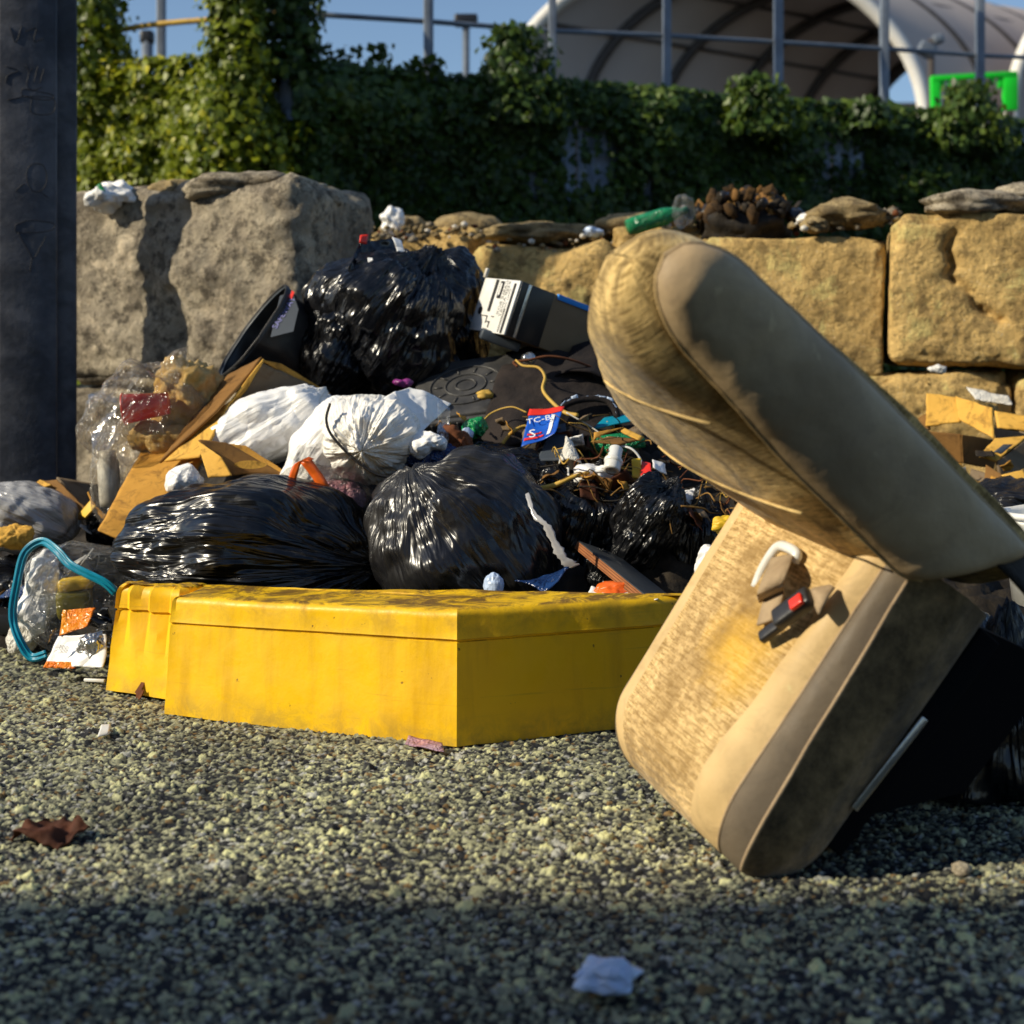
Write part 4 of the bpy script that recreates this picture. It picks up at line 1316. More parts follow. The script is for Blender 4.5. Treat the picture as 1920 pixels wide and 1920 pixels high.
ivy_column(U(805, 96, 8.6)[:2], 2.2, 2.56, .17, 900, 25, 'rounded ivy tuft in front of the tent fabric', 'ivy_shaded', .75)
ivy_column(U(1028, 98, 9.2)[:2], 2.2, 2.64, .2, 1100, 26, 'ivy tuft over the fence in front of the green frame', 'ivy_shaded', .75)
ivy_column(U(926, 110, 9.0)[:2], 2.3, 2.5, .12, 380, 27, 'small ivy sprig below the opening of the tent', 'ivy_shaded', .4)
# wispy shoots above the hedge
def shoots():
    r = np.random.RandomState(9)
    for k, px in enumerate((382, 396, 410, 352, 420, 438, 372, 465)):
        D = 8.2; b = U(px, 88, D); h = r.uniform(.08, .24); n = 34
        t = r.uniform(0, 1, n)
        P = b + np.column_stack([r.normal(size=n) * .03 + t * r.uniform(-.05, .05), r.normal(size=n) * .03, t * h])
        N = r.normal(size=(n, 3)); 
        obj('ivy_shoot', leaves(P, N, .055, 40 + k, np.full(n, .4)), K['ivy_shaded'], None, 'thin ivy shoot sticking up from the hedge top against the sky', 'ivy shoot', 'ivy shoots along the hedge top')
shoots()
# posts and rails behind the fence
def fpost(px, D, w, z1, label, mat='galv'):
    x = U(px, 0, D)[0]
    return obj('fence_post', rbox((x, D, z1 / 2), (w, w, z1), None, .006, 2), K[mat], None, label, 'fence post', 'square posts behind the fence')
fpost(172, 9.3, .055, 3.9, 'thin steel post against the sky above the sunlit ivy')
fpost(278, 8.35, .08, 3.9, 'steel post wrapped in ivy at the sunlit corner')
fpost(314, 8.4, .075, 3.9, 'steel post in the narrow dark ivy column')
fpost(457, 8.75, .06, 3.9, 'dark steel post standing alone against the blue sky')
fpost(589, 9.1, .05, 3.9, 'steel post at the white edge of the tent')
fpost(711, 9.4, .055, 3.9, 'grey square post left of the first ivy tuft, before the tent')
fpost(830, 9.7, .06, 3.9, 'thick grey square post in front of the middle of the tent')
fpost(943, 10.1, .06, 3.9, 'grey square post crossing the bright opening of the tent')
fpost(1045, 10.4, .06, 3.9, 'grey square post beside the green frame')
ra = [U(px, py, D) for (px, py, D) in ((300, 13, 8.3), (457, 23, 8.78), (589, 33, 9.13), (711, 38, 9.43), (830, 45, 9.76), (943, 52, 10.1), (1045, 59, 10.45), (1200, 66, 10.9))]
obj('fence_rail', tube(ra, .017, 8), K['galv'], None, 'long horizontal rail running along the fence posts', 'rail')
ra = [U(px, py, D) for (px, py, D) in ((84, 45, 8.8), (150, 28, 8.6), (262, 18, 8.4), (300, 13, 8.3))]
obj('fence_rail', tube(spline(ra, 20), .018, 8), K['straw'], None, 'bent sunlit rail above the left ivy hedge', 'rail')  # warm sunlight on the rail painted in as yellow
fp = empty('flood_light', (*U(497, 60, 12.)[:2], 0), 'thin lamp post with a small flood light head against the sky', 'lamp post')
obj('pole', tube([U(497, 400, 12.) * [1, 1, 0], U(497, 26, 12.)], .03, 8), K['galv'], fp)
obj('lamp_head', rbox(U(497, 22, 12.), (.2, .12, .1), None, .02, 3), K['black_plastic'], fp)
fp = empty('flood_light', (*U(155, 60, 12.)[:2], 0), 'stubby post with a round head above the sunlit ivy', 'lamp post')
obj('pole', tube([U(157, 400, 12.) * [1, 1, 0], U(157, 42, 12.)], .05, 8), K['galv'], fp)
obj('lamp_head', rbox(U(157, 40, 12.), (.12, .1, .12), None, .03, 3), K['black_plastic'], fp)

# ---------------------------------------------------------------- arched fabric tent
def tent(cn, cf, a, zl, b, label, nm='fabric_tent', nrib=5, wall_right=True):
    root = empty(nm, (*((cn + cf) / 2), 0), label, 'tent')
    th = np.linspace(math.pi, 0, 41)
    prof = [(-a, 0.)] + [(-a, z) for z in np.linspace(.8, zl, 6)] + [(a * math.cos(t), zl + b * math.sin(t)) for t in th[1:-1]] + [(a, z) for z in np.linspace(zl, .8, 6)] + [(a, 0.)]
    prof = np.array(prof)
    lat = np.array([1., 0.])
    def at(f, i, sc=1., dz=0):
        c = cn + (cf - cn) * f
        x, z = prof[i]
        return np.array([c[0] + lat[0] * x * sc, c[1] + lat[1] * x * sc, z * sc + dz])
    ns = 25
    V = []
    for k in range(ns):
        f = k / (ns - 1)
        sagv = 1 - .012 * abs(math.sin(f * math.pi * nrib))
        for i in range(len(prof)): V.append(at(f, i, sagv))
    V = np.array(V); n = len(prof)
    obj('fabric', (V, grid_faces(ns, n)), K['tent'], root)
    for k in range(nrib + 1):
        f = k / nrib
        P = [at(f, i, .985) for i in range(n)]
        obj('rib', tube(P, .10 if 0 < k < nrib else .13, 6), K['white_paint'] if k == 0 else K['tent_rib'], root)
    for i in (9, 14, 19, 24, 29, 34):
        obj('purlin', tube([at(0, i, .985), at(1, i, .985)], .035, 5), K['tent_rib'], root)
    return root
tent(np.array([3.55, 25.]), np.array([11.1, 30.]), 3.85, 5.3, 3.1, 'large brown arched fabric tent with dark ribs and a white edge beyond the hedge')
tent(np.array([12.9, 25.5]), np.array([21., 32.]), 3.9, 5.6, 3.3, 'second arched fabric tent at the far right with a white front arch')
gf = empty('sports_frame', (*U(1038, 0, 14.)[:2], 0), 'bright neon green rectangular frame behind the ivy at the right', 'frame')
g0 = lambda px, py: U(px, py, 14.)
obj('upright', bar(g0(998, 122), g0(997, 83), .09, .06), K['green_neon'], gf)
obj('upright', bar(g0(1077, 118), g0(1077, 78), .14, .06), K['green_neon'], gf)
obj('top_bar', bar(g0(993, 84), g0(1083, 79), .07, .05), K['green_neon'], gf)
obj('base_post', bar(g0(997, 400) * [1, 1, 0], g0(998, 122), .06), K['tent_rib'], gf)
obj('base_post', bar(g0(1077, 400) * [1, 1, 0], g0(1077, 118), .06), K['tent_rib'], gf)
for px, h in ((1005, 96), (1013, 92), (1020, 97), (1058, 90), (1066, 94)):
    obj('hanging_tab', bar(g0(px, 83), g0(px, h), .045, .03), K['green_neon'], gf)
fl = empty('flood_light', (*U(992, 0, 16.)[:2], 0), 'pair of small flood lights on a mast between the two tents', 'lamp post')
obj('pole', tube([U(993, 400, 16.) * [1, 1, 0], U(993, 42, 16.)], .04, 8), K['tent_rib'], fl)
obj('lamp_head', rbox(U(988, 53, 16.), (.2, .15, .16), rot_euler(0, .5, 0), .03, 3), K['galv'], fl)
obj('lamp_head', rbox(U(1000, 42, 16.), (.13, .12, .11), rot_euler(0, -.3, 0), .03, 3), K['galv'], fl)
hw = empty('far_building', (*U(930, 0, 60.)[:2], 0), 'orange rendered building seen low through the tent opening', 'building')
obj('wall', plainbox((U(935, 0, 60.)[0], 62., 5.9), (9., 4., 12.3)), K['orange_far'], hw, smooth=False)
obj('roof', plainbox((U(935, 0, 60.)[0], 62., 12.2), (9.4, 4.4, .25)), K['tent_rib'], hw, smooth=False)
obj('cable', tube(spline([U(1068, 112, 9.3), U(1066, 140, 9.28), U(1064, 163, 9.3)], 12), .006, 6), K['galv'], None, 'short pale cable hanging down over the dark ivy at the right', 'cable')

# ---------------------------------------------------------------- unseen building added behind the camera so its roof line shades the foreground
def building():
    yb, Hb = -1.96, 7.6
    root = empty('shadowcaster', (-16, -5, 0), 'unseen added warehouse across the street whose roof shades the foreground', 'building')
    obj('wall', plainbox((-14, yb - 5, Hb / 2), (24, 10, Hb)), K['brick'], root, smooth=False)
    obj('roof', plainbox((-14, yb - 5, Hb - .1), (24.06, 10.06, .3)), K['brick'], root, smooth=False)
    for k in range(5):
        w = obj('window', rbox((-23 + k * 4.2, yb + .02, 3.2), (1.6, .06, 1.2), None, .01, 2), K['glass_dark'], root)
building()
# ---------------------------------------------------------------- the heap of rubbish
def mound():
    nx, ny = 190, 150
    X = np.linspace(-1.75, 2.0, nx); Y = np.linspace(3.13, 5.25, ny)
    xx, yy = np.meshgrid(X, Y)
    prof = np.interp(yy, [3.2, 3.3, 3.5, 3.8, 4.1, 4.5, 5.0, 5.3], [-.03, .06, .24, .42, .52, .62, .66, .6])
    xf = np.interp(xx, [-1.75, -1.3, -1.0, -.7, .3, .8, 1.2, 2.0], [.32, .42, .6, 1, 1.02, .92, .62, .5])
    pr = np.interp(yy, [3.12, 3.25, 3.4, 3.6, 3.8, 4.1, 4.5, 5.0, 5.3], [-.03, .10, .29, .42, .52, .62, .64, .66, .6])
    k = sstep(-.05, .12, xx)
    prof = prof * (1 - k) + pr * k
    pl = np.interp(yy, [3.7, 3.85, 4.1, 4.5, 5.0, 5.3], [-.04, .12, .42, .62, .8, .8])
    k = sstep(-.85, -1.05, xx)
    prof = prof * (1 - k) + pl * k
    P = np.column_stack([xx.ravel(), yy.ravel(), (prof * xf).ravel()])
    w = np.clip(P[:, 2] * 4, 0, 1)
    P[:, 2] += w * (.04 * crumple(P, 5, 7.) + .03 * crumple(P, 6, 18.) + .02 * fbm(P * 30, 7, 3)) - .012
    o = obj('rubbish_mound', (P, np.array([f[::-1] for f in grid_faces(ny, nx)])[:, ::-1]), K['debris'], None, 'dark trampled mass of rubbish under and between the bags', None, None, 'stuff')
mound()
def put(name, g, mat, label, cat, group=None, parent=None, **kw):
    return obj(name, g, K[mat] if isinstance(mat, str) else mat, parent, label, cat, group, **kw)
GB = 'black rubbish bags in the heap'
RY = lambda a: rot_euler(0, a, 0)
RZ = lambda a: rot_euler(0, 0, a)
put('rubbish_bag', bag(U(272, 600, 3.48), (.33, .22, .195), 11, (.9, -.35, .1), RY(.06), 7, .24, .11, .014, 3., .0, 0, 1.85, 1.4, .2), 'black_bag', 'broad shiny black rubbish bag lying behind the left half of the yellow barrier', 'rubbish bag', GB)
put('rubbish_bag', bag(U(496, 582, 3.44), (.25, .20, .235), 12, (-.65, -.2, .75), RY(.15), 7, .26, .07, .014, 3., .0, 0, 1.9, 1.4, .2), 'grey_bag', 'rounded dusty black rubbish bag, radially creased, behind the corner of the yellow barrier', 'rubbish bag', GB)
put('rubbish_bag', bag(U(418, 342, 4.25), (.235, .20, .215), 13, (.25, -.2, 1), RY(.3), 7, .32, .16, .022, 3.6, None, .12, 2.0, 1.5), 'black_bag', 'tall black rubbish bag at the very top of the heap', 'rubbish bag', GB)
put('rubbish_bag', bag(U(362, 372, 4.2), (.10, .12, .17), 14, (.5, -.2, .9), RY(.25), 6, .2, .14, .02, 8., None, .1), 'black_bag', 'wrinkled bulge of black film hanging left of the topmost bag', 'rubbish bag', GB)
put('rubbish_bag', bag(U(470, 340, 4.4), (.15, .16, .21), 15, (-.2, -.3, 1), None, 6, .2, .1, .02, 6., None, .1), 'black_bag', 'black bag slumped behind the printed white box', 'rubbish bag', GB)
put('rubbish_bag', bag(U(690, 562, 3.42), (.085, .085, .125), 16, (.2, -.4, .9), RY(.4), 6, .3, .2, .02, 7., None, .15), 'black_bag', 'small crinkled black bag standing above the wooden board', 'rubbish bag', GB)
put('rubbish_bag', bag(U(545, 500, 3.66), (.14, .10, .055), 17, (-.9, -.3, .2), RY(.15), 6, .25, .14, .016, 12.), 'black_bag', 'crumpled black film lying over the top of the dusty bag', 'rubbish bag', GB)
put('rubbish_bag', bag(U(615, 572, 3.56), (.14, .13, .16), 18, (.3, -.3, .9), None, 6, .25, .12, .016, 9.), 'black_bag', 'sagging black bag in shade behind the wooden board', 'rubbish bag', GB)
put('rubbish_bag', bag(U(640, 612, 3.36), (.035, .04, .05), 19, (.1, -.2, 1), None, 5, .2, .15, .01, 20.), 'black_bag', 'little knot of black film under the wooden board', 'rubbish bag', GB)
put('rubbish_bag', bag(U(745, 590, 3.5), (.12, .11, .13), 20, (0, -.3, 1), None, 6, .2, .1, .014, 8.), 'black_bag', 'black bag in the shade between board and seat', 'rubbish bag', GB)
put('rubbish_bag', bag(U(1072, 545, 3.9), (.16, .13, .08), 21, (-.7, -.3, .6), None, 6, .2, .12, .014, 9.), 'grey_bag', 'dark bag with fine creases below the cardboard at the right edge', 'rubbish bag', GB)
put('rubbish_bag', bag(U(1062, 790, 2.55), (.19, .18, .21), 22, (0, -.2, 1), None, 6, .2, .1, .014, 6., 0.), 'black_bag', 'black bag shape added to fill the deep shadow beneath the tipped car seat', 'rubbish bag', GB)  # dark filler standing in for the black void under the seat
put('rubbish_bag', bag(U(28, 640, 3.95), (.17, .13, .12), 23, (.3, -.3, .9), None, 6, .2, .1, .014, 8., 0.), 'black_bag', 'black bag on the asphalt behind the zip bag at the left edge', 'rubbish bag', GB)
put('rubbish_bag', bag(U(130, 560, 4.05), (.09, .08, .06), 24, (.3, -.3, .9), None, 6, .2, .12, .014, 12.), 'black_bag', 'scrap of black bag between the flattened carton and the zip bag', 'rubbish bag', GB)
put('rubbish_bag', bag(U(640, 480, 4.0), (.13, .1, .06), 25, (.3, -.3, .9), None, 6, .2, .12, .014, 12.), 'black_bag', 'limp black bag under the chip packet and the cord', 'rubbish bag', GB)
# open mouth of the topmost bag with its red tie
mb = empty('bag_mouth', U(408, 285, 4.2), 'open black bag mouth with a red tie sticking up at the top of the heap', 'bag mouth')
pp = [U(383, 258, 4.2), U(418, 256, 4.3), U(436, 290, 4.25), U(378, 302, 4.15)]
obj('film', sheet(pp, 26, 26, .003, .02, 9, 3, .018, 9.), K['black_bag'], mb)
obj('film', sheet([U(384, 258, 4.2), U(372, 284, 4.1), U(372, 302, 4.1), U(392, 296, 4.12)], 20, 20, .003, .015, 9, 4, .014, 14.), K['black_bag'], mb)
obj('red_tie', sheet([U(384, 251, 4.19), U(393, 250, 4.2), U(391, 260, 4.19), U(383, 259, 4.18)], 5, 5, .004, .004, 30, 5), K['red'], mb)
obj('pale_strip', sheet([U(418, 252, 4.2), U(428, 256, 4.2), U(436, 287, 4.16), U(430, 288, 4.16)], 12, 5, .003, .01, 20, 6, .006, 16), K['white_soft'], mb)
obj('pale_strip', sheet([U(392, 275, 4.12), U(397, 275, 4.12), U(402, 303, 4.1), U(396, 304, 4.1)], 12, 5, .003, .01, 20, 8, .006, 16), K['white_soft'], mb)
put('food_wrapper', bag(U(356, 318, 4.18), (.07, .05, .035), 31, (1, -.3, .3), RY(-.3), 5, .2, .15, .014, 14), 'pink', 'pale pinkish wrapper tucked under the left side of the topmost bag', 'wrapper')

# white bags
GW = 'white bags in the heap'
put('white_bag', bag(U(283, 458, 3.9), (.205, .11, .095), 41, (1, -.3, .35), RY(-.42), 6, .18, .10, .011, 9., None, .1), 'white_soft', 'long crinkled white plastic bag lying on the cardboard', 'plastic bag', GW)
put('white_bag', bag(U(338, 492, 3.68), (.075, .09, .165), 42, (.5, -.2, .8), RY(.42), 6, .2, .10, .010, 9., None, .1), 'white_soft', 'tall drooping white plastic bag beside the knotted one', 'plastic bag', GW)
put('white_bag', bag(U(398, 466, 3.62), (.125, .11, .112), 43, (-.12, -.95, -.22), None, 7, .16, .17, .010, 8., None, .05, 2.2, 2.8), 'white_bag', 'round white bag gathered into a puckered knot facing the street', 'plastic bag', GW)
put('white_bag', sheet([U(402, 430, 3.62), U(436, 414, 3.7), U(480, 432, 3.72), U(440, 470, 3.6)], 30, 30, .003, .02, 9, 44, .02, 8.), 'white_soft', 'loose stiff flap of white film spread behind the knotted bag', 'plastic bag', GW)
put('white_bag', sheet([U(468, 428, 3.68), U(480, 436, 3.66), U(478, 474, 3.6), U(466, 470, 3.6)], 20, 10, .003, .015, 9, 45, .014, 12.), 'clear', 'handle of clear film hanging right of the knotted bag', 'plastic bag', GW)
put('white_bag', bag(U(455, 473, 3.56), (.045, .04, .028), 46, (1, -.2, .2), RY(-.2), 5, .2, .14, .012, 16), 'white_soft', 'small shiny white wrapper between the knotted bag and the dusty black one', 'plastic bag', GW)
put('white_bag', bag(U(196, 512, 3.66), (.045, .03, .03), 47, (.3, -.3, .9), None, 5, .2, .1, .01, 14), 'white_soft', 'white tissue peeping from under the cardboard flaps', 'plastic bag', GW)
put('white_bag', bag(U(456, 490, 3.6), (.07, .05, .05), 48, (.3, -.3, .9), None, 5, .2, .14, .012, 14), 'blue_dark', 'dark blue film beneath the small shiny white wrapper', 'plastic bag', GW)
ob = put('drawstring_bag', bag(U(352, 524, 3.6), (.115, .08, .062), 49, (-.5, -.5, .7), RY(.35), 6, .15, .1, .010, 10), 'clear_warm', 'see-through bag with an orange drawstring, wedged below the white bags', 'plastic bag')
for pts in ([(309, 520), (316, 497), (323, 490), (330, 492)], [(326, 491), (340, 510), (352, 530), (366, 548)]):
    Q = spline([U(px, py, 3.50) for px, py in pts], 24)
    hw = np.array([.012, 0, .006])
    P = np.array([p + s * hw for p in Q for s in (-1, -.3, .3, 1)])
    P[:, 1] += .008 * fbm(P * 25, 4, 3)
    obj('drawstring', solid(P, 24, 4, np.array([0, -1., 0]), .003), K['orange'], ob)
put('cord', tube(spline([U(*p, 3.52) for p in ((352, 430), (348, 448), (355, 466), (378, 490), (400, 505), (420, 510), (440, 520))], 50), .0035, 6), 'black_plastic', 'thin dark cable looping under the knotted white bag', 'cable')
put('food_lump', bag(U(365, 530, 3.62), (.06, .05, .04), 50, (0, 0, 1), sub=5, crump=.01, cfreq=12), 'pink', 'violet pink foil inside the drawstring bag', 'foil')
put('food_wrapper', bag(U(428, 408, 3.95), (.022, .014, .008), 51, (1, 0, 0), sub=5, crump=.012, cfreq=16), 'purple', 'magenta foil scraps behind the flap of white film', 'foil')

# cardboard
GC = 'torn cardboard in the heap'
def card(corners, label, mat='cardboard', seed=0, amp=.008, thick=.006, parent=None, name='cardboard_sheet', n=18, edge=.004):
    g = sheet([U(*c) for c in corners], n, n, thick, amp, 6, seed, 0, 6, 0, edge)
    return obj(name, g, K[mat], parent, label, 'cardboard' if parent is None else None, GC if parent is None else None)
card([(104, 566, 3.62), (152, 582, 3.58), (226, 480, 3.86), (150, 484, 3.92)], 'long brown cardboard panel leaning below the clear food bag', 'cardboard', 61, .014)
cb = empty('cardboard_box', U(262, 440, 4.0), 'torn open cardboard box between the clear food bag and the black tote', 'cardboard box')
card([(172, 493, 3.80), (232, 440, 3.82), (280, 381, 3.98), (236, 404, 4.05)], None, 'cardboard_dark', 62, .008, .007, cb, 'front_wall')
card([(176, 492, 3.79), (214, 488, 3.74), (246, 428, 3.86), (232, 438, 3.86)], None, 'cardboard_pale', 63, .006, .006, cb, 'flap')
card([(214, 470, 3.84), (232, 446, 3.84), (281, 383, 3.95), (262, 415, 3.95)], None, 'cardboard_pale', 64, .005, .006, cb, 'flap')
card([(226, 466, 3.94), (276, 385, 3.98), (350, 418, 4.08), (306, 452, 4.0)], None, 'card_inner', 65, .006, .006, cb, 'back_wall')
card([(276, 383, 3.985), (300, 388, 4.02), (352, 420, 4.085), (330, 414, 4.06)], None, 'cardboard', 66, .006, .008, cb, 'rim')
ct = empty('carrier_tray', U(250, 490, 3.66), 'folded cardboard carrier with a hand hole, in front of the long white bag', 'cardboard tray')
card([(211, 470, 3.68), (222, 509, 3.62), (247, 507, 3.6), (236, 488, 3.62)], None, 'cardboard_pale', 67, .004, .005, ct, 'end_flap')
card([(212, 470, 3.69), (240, 472, 3.74), (300, 506, 3.72), (246, 507, 3.66)], None, 'cardboard_dark', 68, .005, .005, ct, 'inner_panel')
card([(238, 473, 3.745), (262, 476, 3.76), (302, 502, 3.73), (298, 507, 3.715)], None, 'cardboard', 69, .004, .005, ct, 'handle_panel')
hp = [U(250 + 17 + 17 * math.cos(a) * (1 if abs(math.cos(a)) < .9 else 1), 495.5 + 4.5 * math.sin(a), 3.655) for a in np.linspace(0, 2 * math.pi, 20)[:-1]]
obj('hand_hole_flap', extrude_poly(hp, (-.1, -1, .1), .004), K['cardboard_pale'], ct, smooth=False)
fc = empty('flattened_carton', U(60, 545, 4.1), 'flattened dark carton with torn edges at the foot of the steel post', 'carton')
card([(20, 517, 4.15), (62, 511, 4.1), (102, 553, 3.98), (70, 556, 4.02)], None, 'cardboard_dark', 70, .01, .006, fc, 'panel', edge=.01)
card([(60, 510, 4.12), (104, 517, 4.25), (108, 553, 4.1), (98, 550, 4.0)], None, 'card_inner', 71, .006, .006, fc, 'panel')
card([(16, 522, 4.14), (44, 512, 4.1), (56, 517, 4.08), (30, 526, 4.1)], None, 'cardboard_pale', 72, .012, .006, fc, 'torn_edge', edge=.012)
card([(86, 548, 3.99), (98, 534, 3.99), (103, 540, 3.97), (92, 553, 3.96)], None, 'yellow_scrap', 73, .004, .005, fc, 'yellow_tab')
card([(94, 525, 3.99), (100, 540, 3.97), (116, 552, 3.95), (108, 553, 3.96)], None, 'cardboard', 74, .006, .006, fc, 'torn_edge', edge=.006)
# cardboard at the right
rb = empty('cardboard_box', U(1020, 455, 4.3), 'open cardboard box with two sunlit flaps to the right of the seat back', 'cardboard box')
card([(988, 419, 4.38), (1020, 424, 4.34), (1024, 450, 4.3), (987, 455, 4.34)], None, 'cardboard_pale', 81, .006, .006, rb, 'flap')
card([(1019, 423, 4.34), (1058, 435, 4.24), (1060, 468, 4.2), (1022, 447, 4.3)], None, 'cardboard_pale', 82, .006, .006, rb, 'flap')
card([(986, 460, 4.26), (1025, 463, 4.22), (1027, 494, 4.22), (988, 492, 4.26)], None, 'cardboard_dark', 83, .005, .006, rb, 'front_wall')
card([(988, 493, 4.25), (1026, 494, 4.21), (1026, 520, 4.2), (990, 515, 4.24)], None, 'cardboard', 84, .005, .006, rb, 'lower_flap')
card([(1024, 463, 4.22), (1062, 470, 4.3), (1060, 500, 4.3), (1026, 494, 4.22)], None, 'cardboard_dark', 85, .005, .006, rb, 'side_wall')
rb2 = empty('cardboard_box', U(1072, 490, 4.2), 'small tilted cardboard box with a printed lid at the right edge', 'cardboard box')
card([(1045, 486, 4.12), (1061, 468, 4.2), (1096, 466, 4.2), (1062, 492, 4.1)], None, 'cardboard_pale', 86, .003, .006, rb2, 'lid')
card([(1062, 493, 4.1), (1096, 467, 4.2), (1100, 496, 4.16), (1066, 512, 4.08)], None, 'card_inner', 87, .003, .006, rb2, 'side_wall')
obj('print', sheet([U(1060, 482, 4.10), U(1070, 474, 4.14), U(1080, 474, 4.14), U(1068, 484, 4.1)], 4, 4, .003, .002, 20, 3), K['label_grey'], rb2)
card([(1068, 508, 4.0), (1090, 502, 4.0), (1100, 512, 3.98), (1078, 522, 3.96)], 'crumpled tan carton corner in front of the tilted box', 'cardboard_pale', 88, .012, .006, n=12)
card([(1070, 522, 3.96), (1094, 514, 3.97), (1100, 530, 3.94), (1080, 532, 3.94)], 'torn carton piece lowest by the right edge', 'cardboard', 89, .012, .006, n=12)
card([(1060, 440, 4.5), (1100, 446, 4.45), (1098, 460, 4.4), (1064, 456, 4.42)], 'flat cardboard strip lying at the foot of the right-hand wall', 'cardboard_pale', 90, .01, .006, n=12)
card([(1060, 456, 4.36), (1098, 462, 4.3), (1096, 482, 4.28), (1062, 472, 4.34)], 'shaded grey carton behind the tilted box', 'card_inner', 91, .01, .006, n=12)
card([(1036, 500, 4.08), (1060, 508, 4.02), (1056, 524, 4.0), (1032, 520, 4.05)], 'grey card scrap below the open box', 'card_inner', 92, .012, .006, n=12)
card([(1052, 496, 4.05), (1070, 508, 4.0), (1066, 522, 3.98), (1050, 514, 4.02)], 'dark card scrap beside the grey one', 'cardboard_dark', 93, .012, .006, n=12)
card([(980, 446, 4.4), (990, 440, 4.38), (992, 458, 4.34), (978, 462, 4.36)], 'brown card scrap wedged behind the seat back edge', 'cardboard_dark', 94, .01, .006, n=10)
card([(1030, 415, 4.68), (1076, 424, 4.6), (1080, 434, 4.55), (1040, 428, 4.6)], 'crumpled pale paper along the foot of the lower block', 'paper', 95, .02, .004, n=16)
# white tub at the right edge
tb = empty('white_tub', U(1120, 640, 3.2), 'round white plastic tub half out of frame at the right edge', 'tub')
obj('tub_wall', lathe([(.001, 0), (.105, .0), (.125, .19), (.13, .195), (.125, .2), (.118, .19), (.1, .01), (.001, .008)], U(1131, 640, 3.2), (-.05, -.1, 1), 40), K['white'], tb)
obj('tub_rim', tube([U(1131, 640, 3.2) + np.array([-.01, -.02, .197]) + .129 * np.array([math.cos(a), math.sin(a), 0]) for a in np.linspace(0, 2 * math.pi, 50)], .008, 8), K['white'], tb)
put('polystyrene_slab', rbox(U(1078, 560, 3.5), (.16, .16, .03), rot_euler(.2, .25, .3), .005, 8, .003, 20, 3), 'white_dirty', 'white foam slab behind the seat back beside the tub', 'foam slab')
put('polystyrene_slab', rbox(U(1094, 812, 2.75), (.08, .2, .05), rot_euler(.1, .1, .3), .006, 8, .003, 20, 4), 'blue_pale', 'pale blue block low at the right edge beneath the seat', 'foam slab')

# clear food bag and what is in it
put('food_bag', bag(U(158, 450, 3.96), (.185, .125, .165), 55, (.8, -.1, .55), RY(-.55), 6, .2, .10, .012, 7.), 'clear_warm', 'clear plastic bag full of food waste and a red cup beside the steel post', 'plastic bag')
put('food_bag', bag(U(122, 510, 3.90), (.062, .06, .125), 56, (.1, -.1, 1), RY(.12), 6, .15, .1, .012, 10.), 'clear_warm', 'lower tail of clear film holding a pale jar under the red cup', 'plastic bag')
put('clear_film', sheet([U(94, 420, 4.0), U(126, 402, 4.05), U(122, 470, 3.9), U(100, 500, 3.88)], 26, 26, .002, .03, 9, 57, .022, 11.), 'clear', 'loose crinkled clear film at the left end of the food bag', 'plastic film')
rc = empty('red_cup', U(148, 434, 3.93), 'red plastic drinking cup lying inside the clear food bag', 'cup')
obj('cup_wall', lathe([(.001, 0), (.03, 0), (.042, .12), (.044, .122), (.042, .124), (.040, .12), (.029, .005), (.001, .005)], U(180, 430, 3.905), (-.97, -.1, -.13), 32), K['red'], rc)
obj('rim', tube([U(180, 430, 3.905) + unit([-.97, -.1, -.13]) * .122 + .043 * (math.cos(a) * unit(np.cross([-.97, -.1, -.13], [0, 0, 1])) + math.sin(a) * unit(np.cross(np.cross([-.97, -.1, -.13], [0, 0, 1]), [-.97, -.1, -.13]))) for a in np.linspace(0, 2 * math.pi, 33)], .0025, 6), K['red'], rc)
put('food_waste', bag(U(198, 425, 4.0), (.085, .07, .10), 58, (0, 0, 1), None, 5, .3, .1, .022, 13., None, 0), 'white_bread', 'lumpy tan food waste at the upper right of the clear bag', 'food waste')
put('food_waste', bag(U(170, 468, 3.95), (.085, .06, .045), 59, (1, 0, 0), RY(.1), 5, .25, .1, .016, 12., None, 0), 'white_bread', 'pale bread-like lump below the red cup in the clear bag', 'food waste')
put('jar', lathe([(.001, 0), (.028, .002), (.03, .02), (.03, .12), (.022, .14), (.022, .155), (.001, .156)], U(118, 540, 3.90), (-.03, -.1, 1), 24), 'white_dirty', 'pale upright jar in the lower tail of the clear bag', 'jar')
# zip bag
zb = empty('zip_bag', G(95, 704), 'clear zip bag with a teal zip strip on the asphalt left of the barrier', 'zip bag')
obj('film', bag(U(104, 642, 3.58), (.185, .11, .145), 52, (1, .2, .1), RY(.1), 6, .18, .06, .012, 6., .004, 0, 2.6), K['clear'], zb)
zz = [(50, 698, 3.47), (33, 701, 3.49), (20, 682, 3.50), (13, 656, 3.52), (18, 620, 3.52), (26, 590, 3.53), (44, 577, 3.52), (60, 586, 3.48), (74, 601, 3.45), (92, 611, 3.43), (112, 621, 3.42), (124, 632, 3.42)]
Q = spline([U(*p) for p in zz], 80)
for k, off in enumerate((-.004, .006)):
    T = np.gradient(Q, axis=0); T /= np.linalg.norm(T, axis=1, keepdims=True)
    n2 = np.cross(T, np.array([0, -1., 0])); n2 /= np.linalg.norm(n2, axis=1, keepdims=True)
    C = Q + n2 * off
    P = np.array([c + n * h for c, n in zip(C, n2) for h in (-.0055, -.002, .002, .0055)])
    P[:, 1] += .003 * fbm(P * 30, k, 2)
    obj('zip_strip', solid(P, 80, 4, np.array([0, -1., 0]), .004), K['teal'], zb)
    obj('zip_ridge', tube(C + np.array([0, -.003, 0]), .0022, 6), K['teal'], zb)
GZ = 'litter in the zip bag'
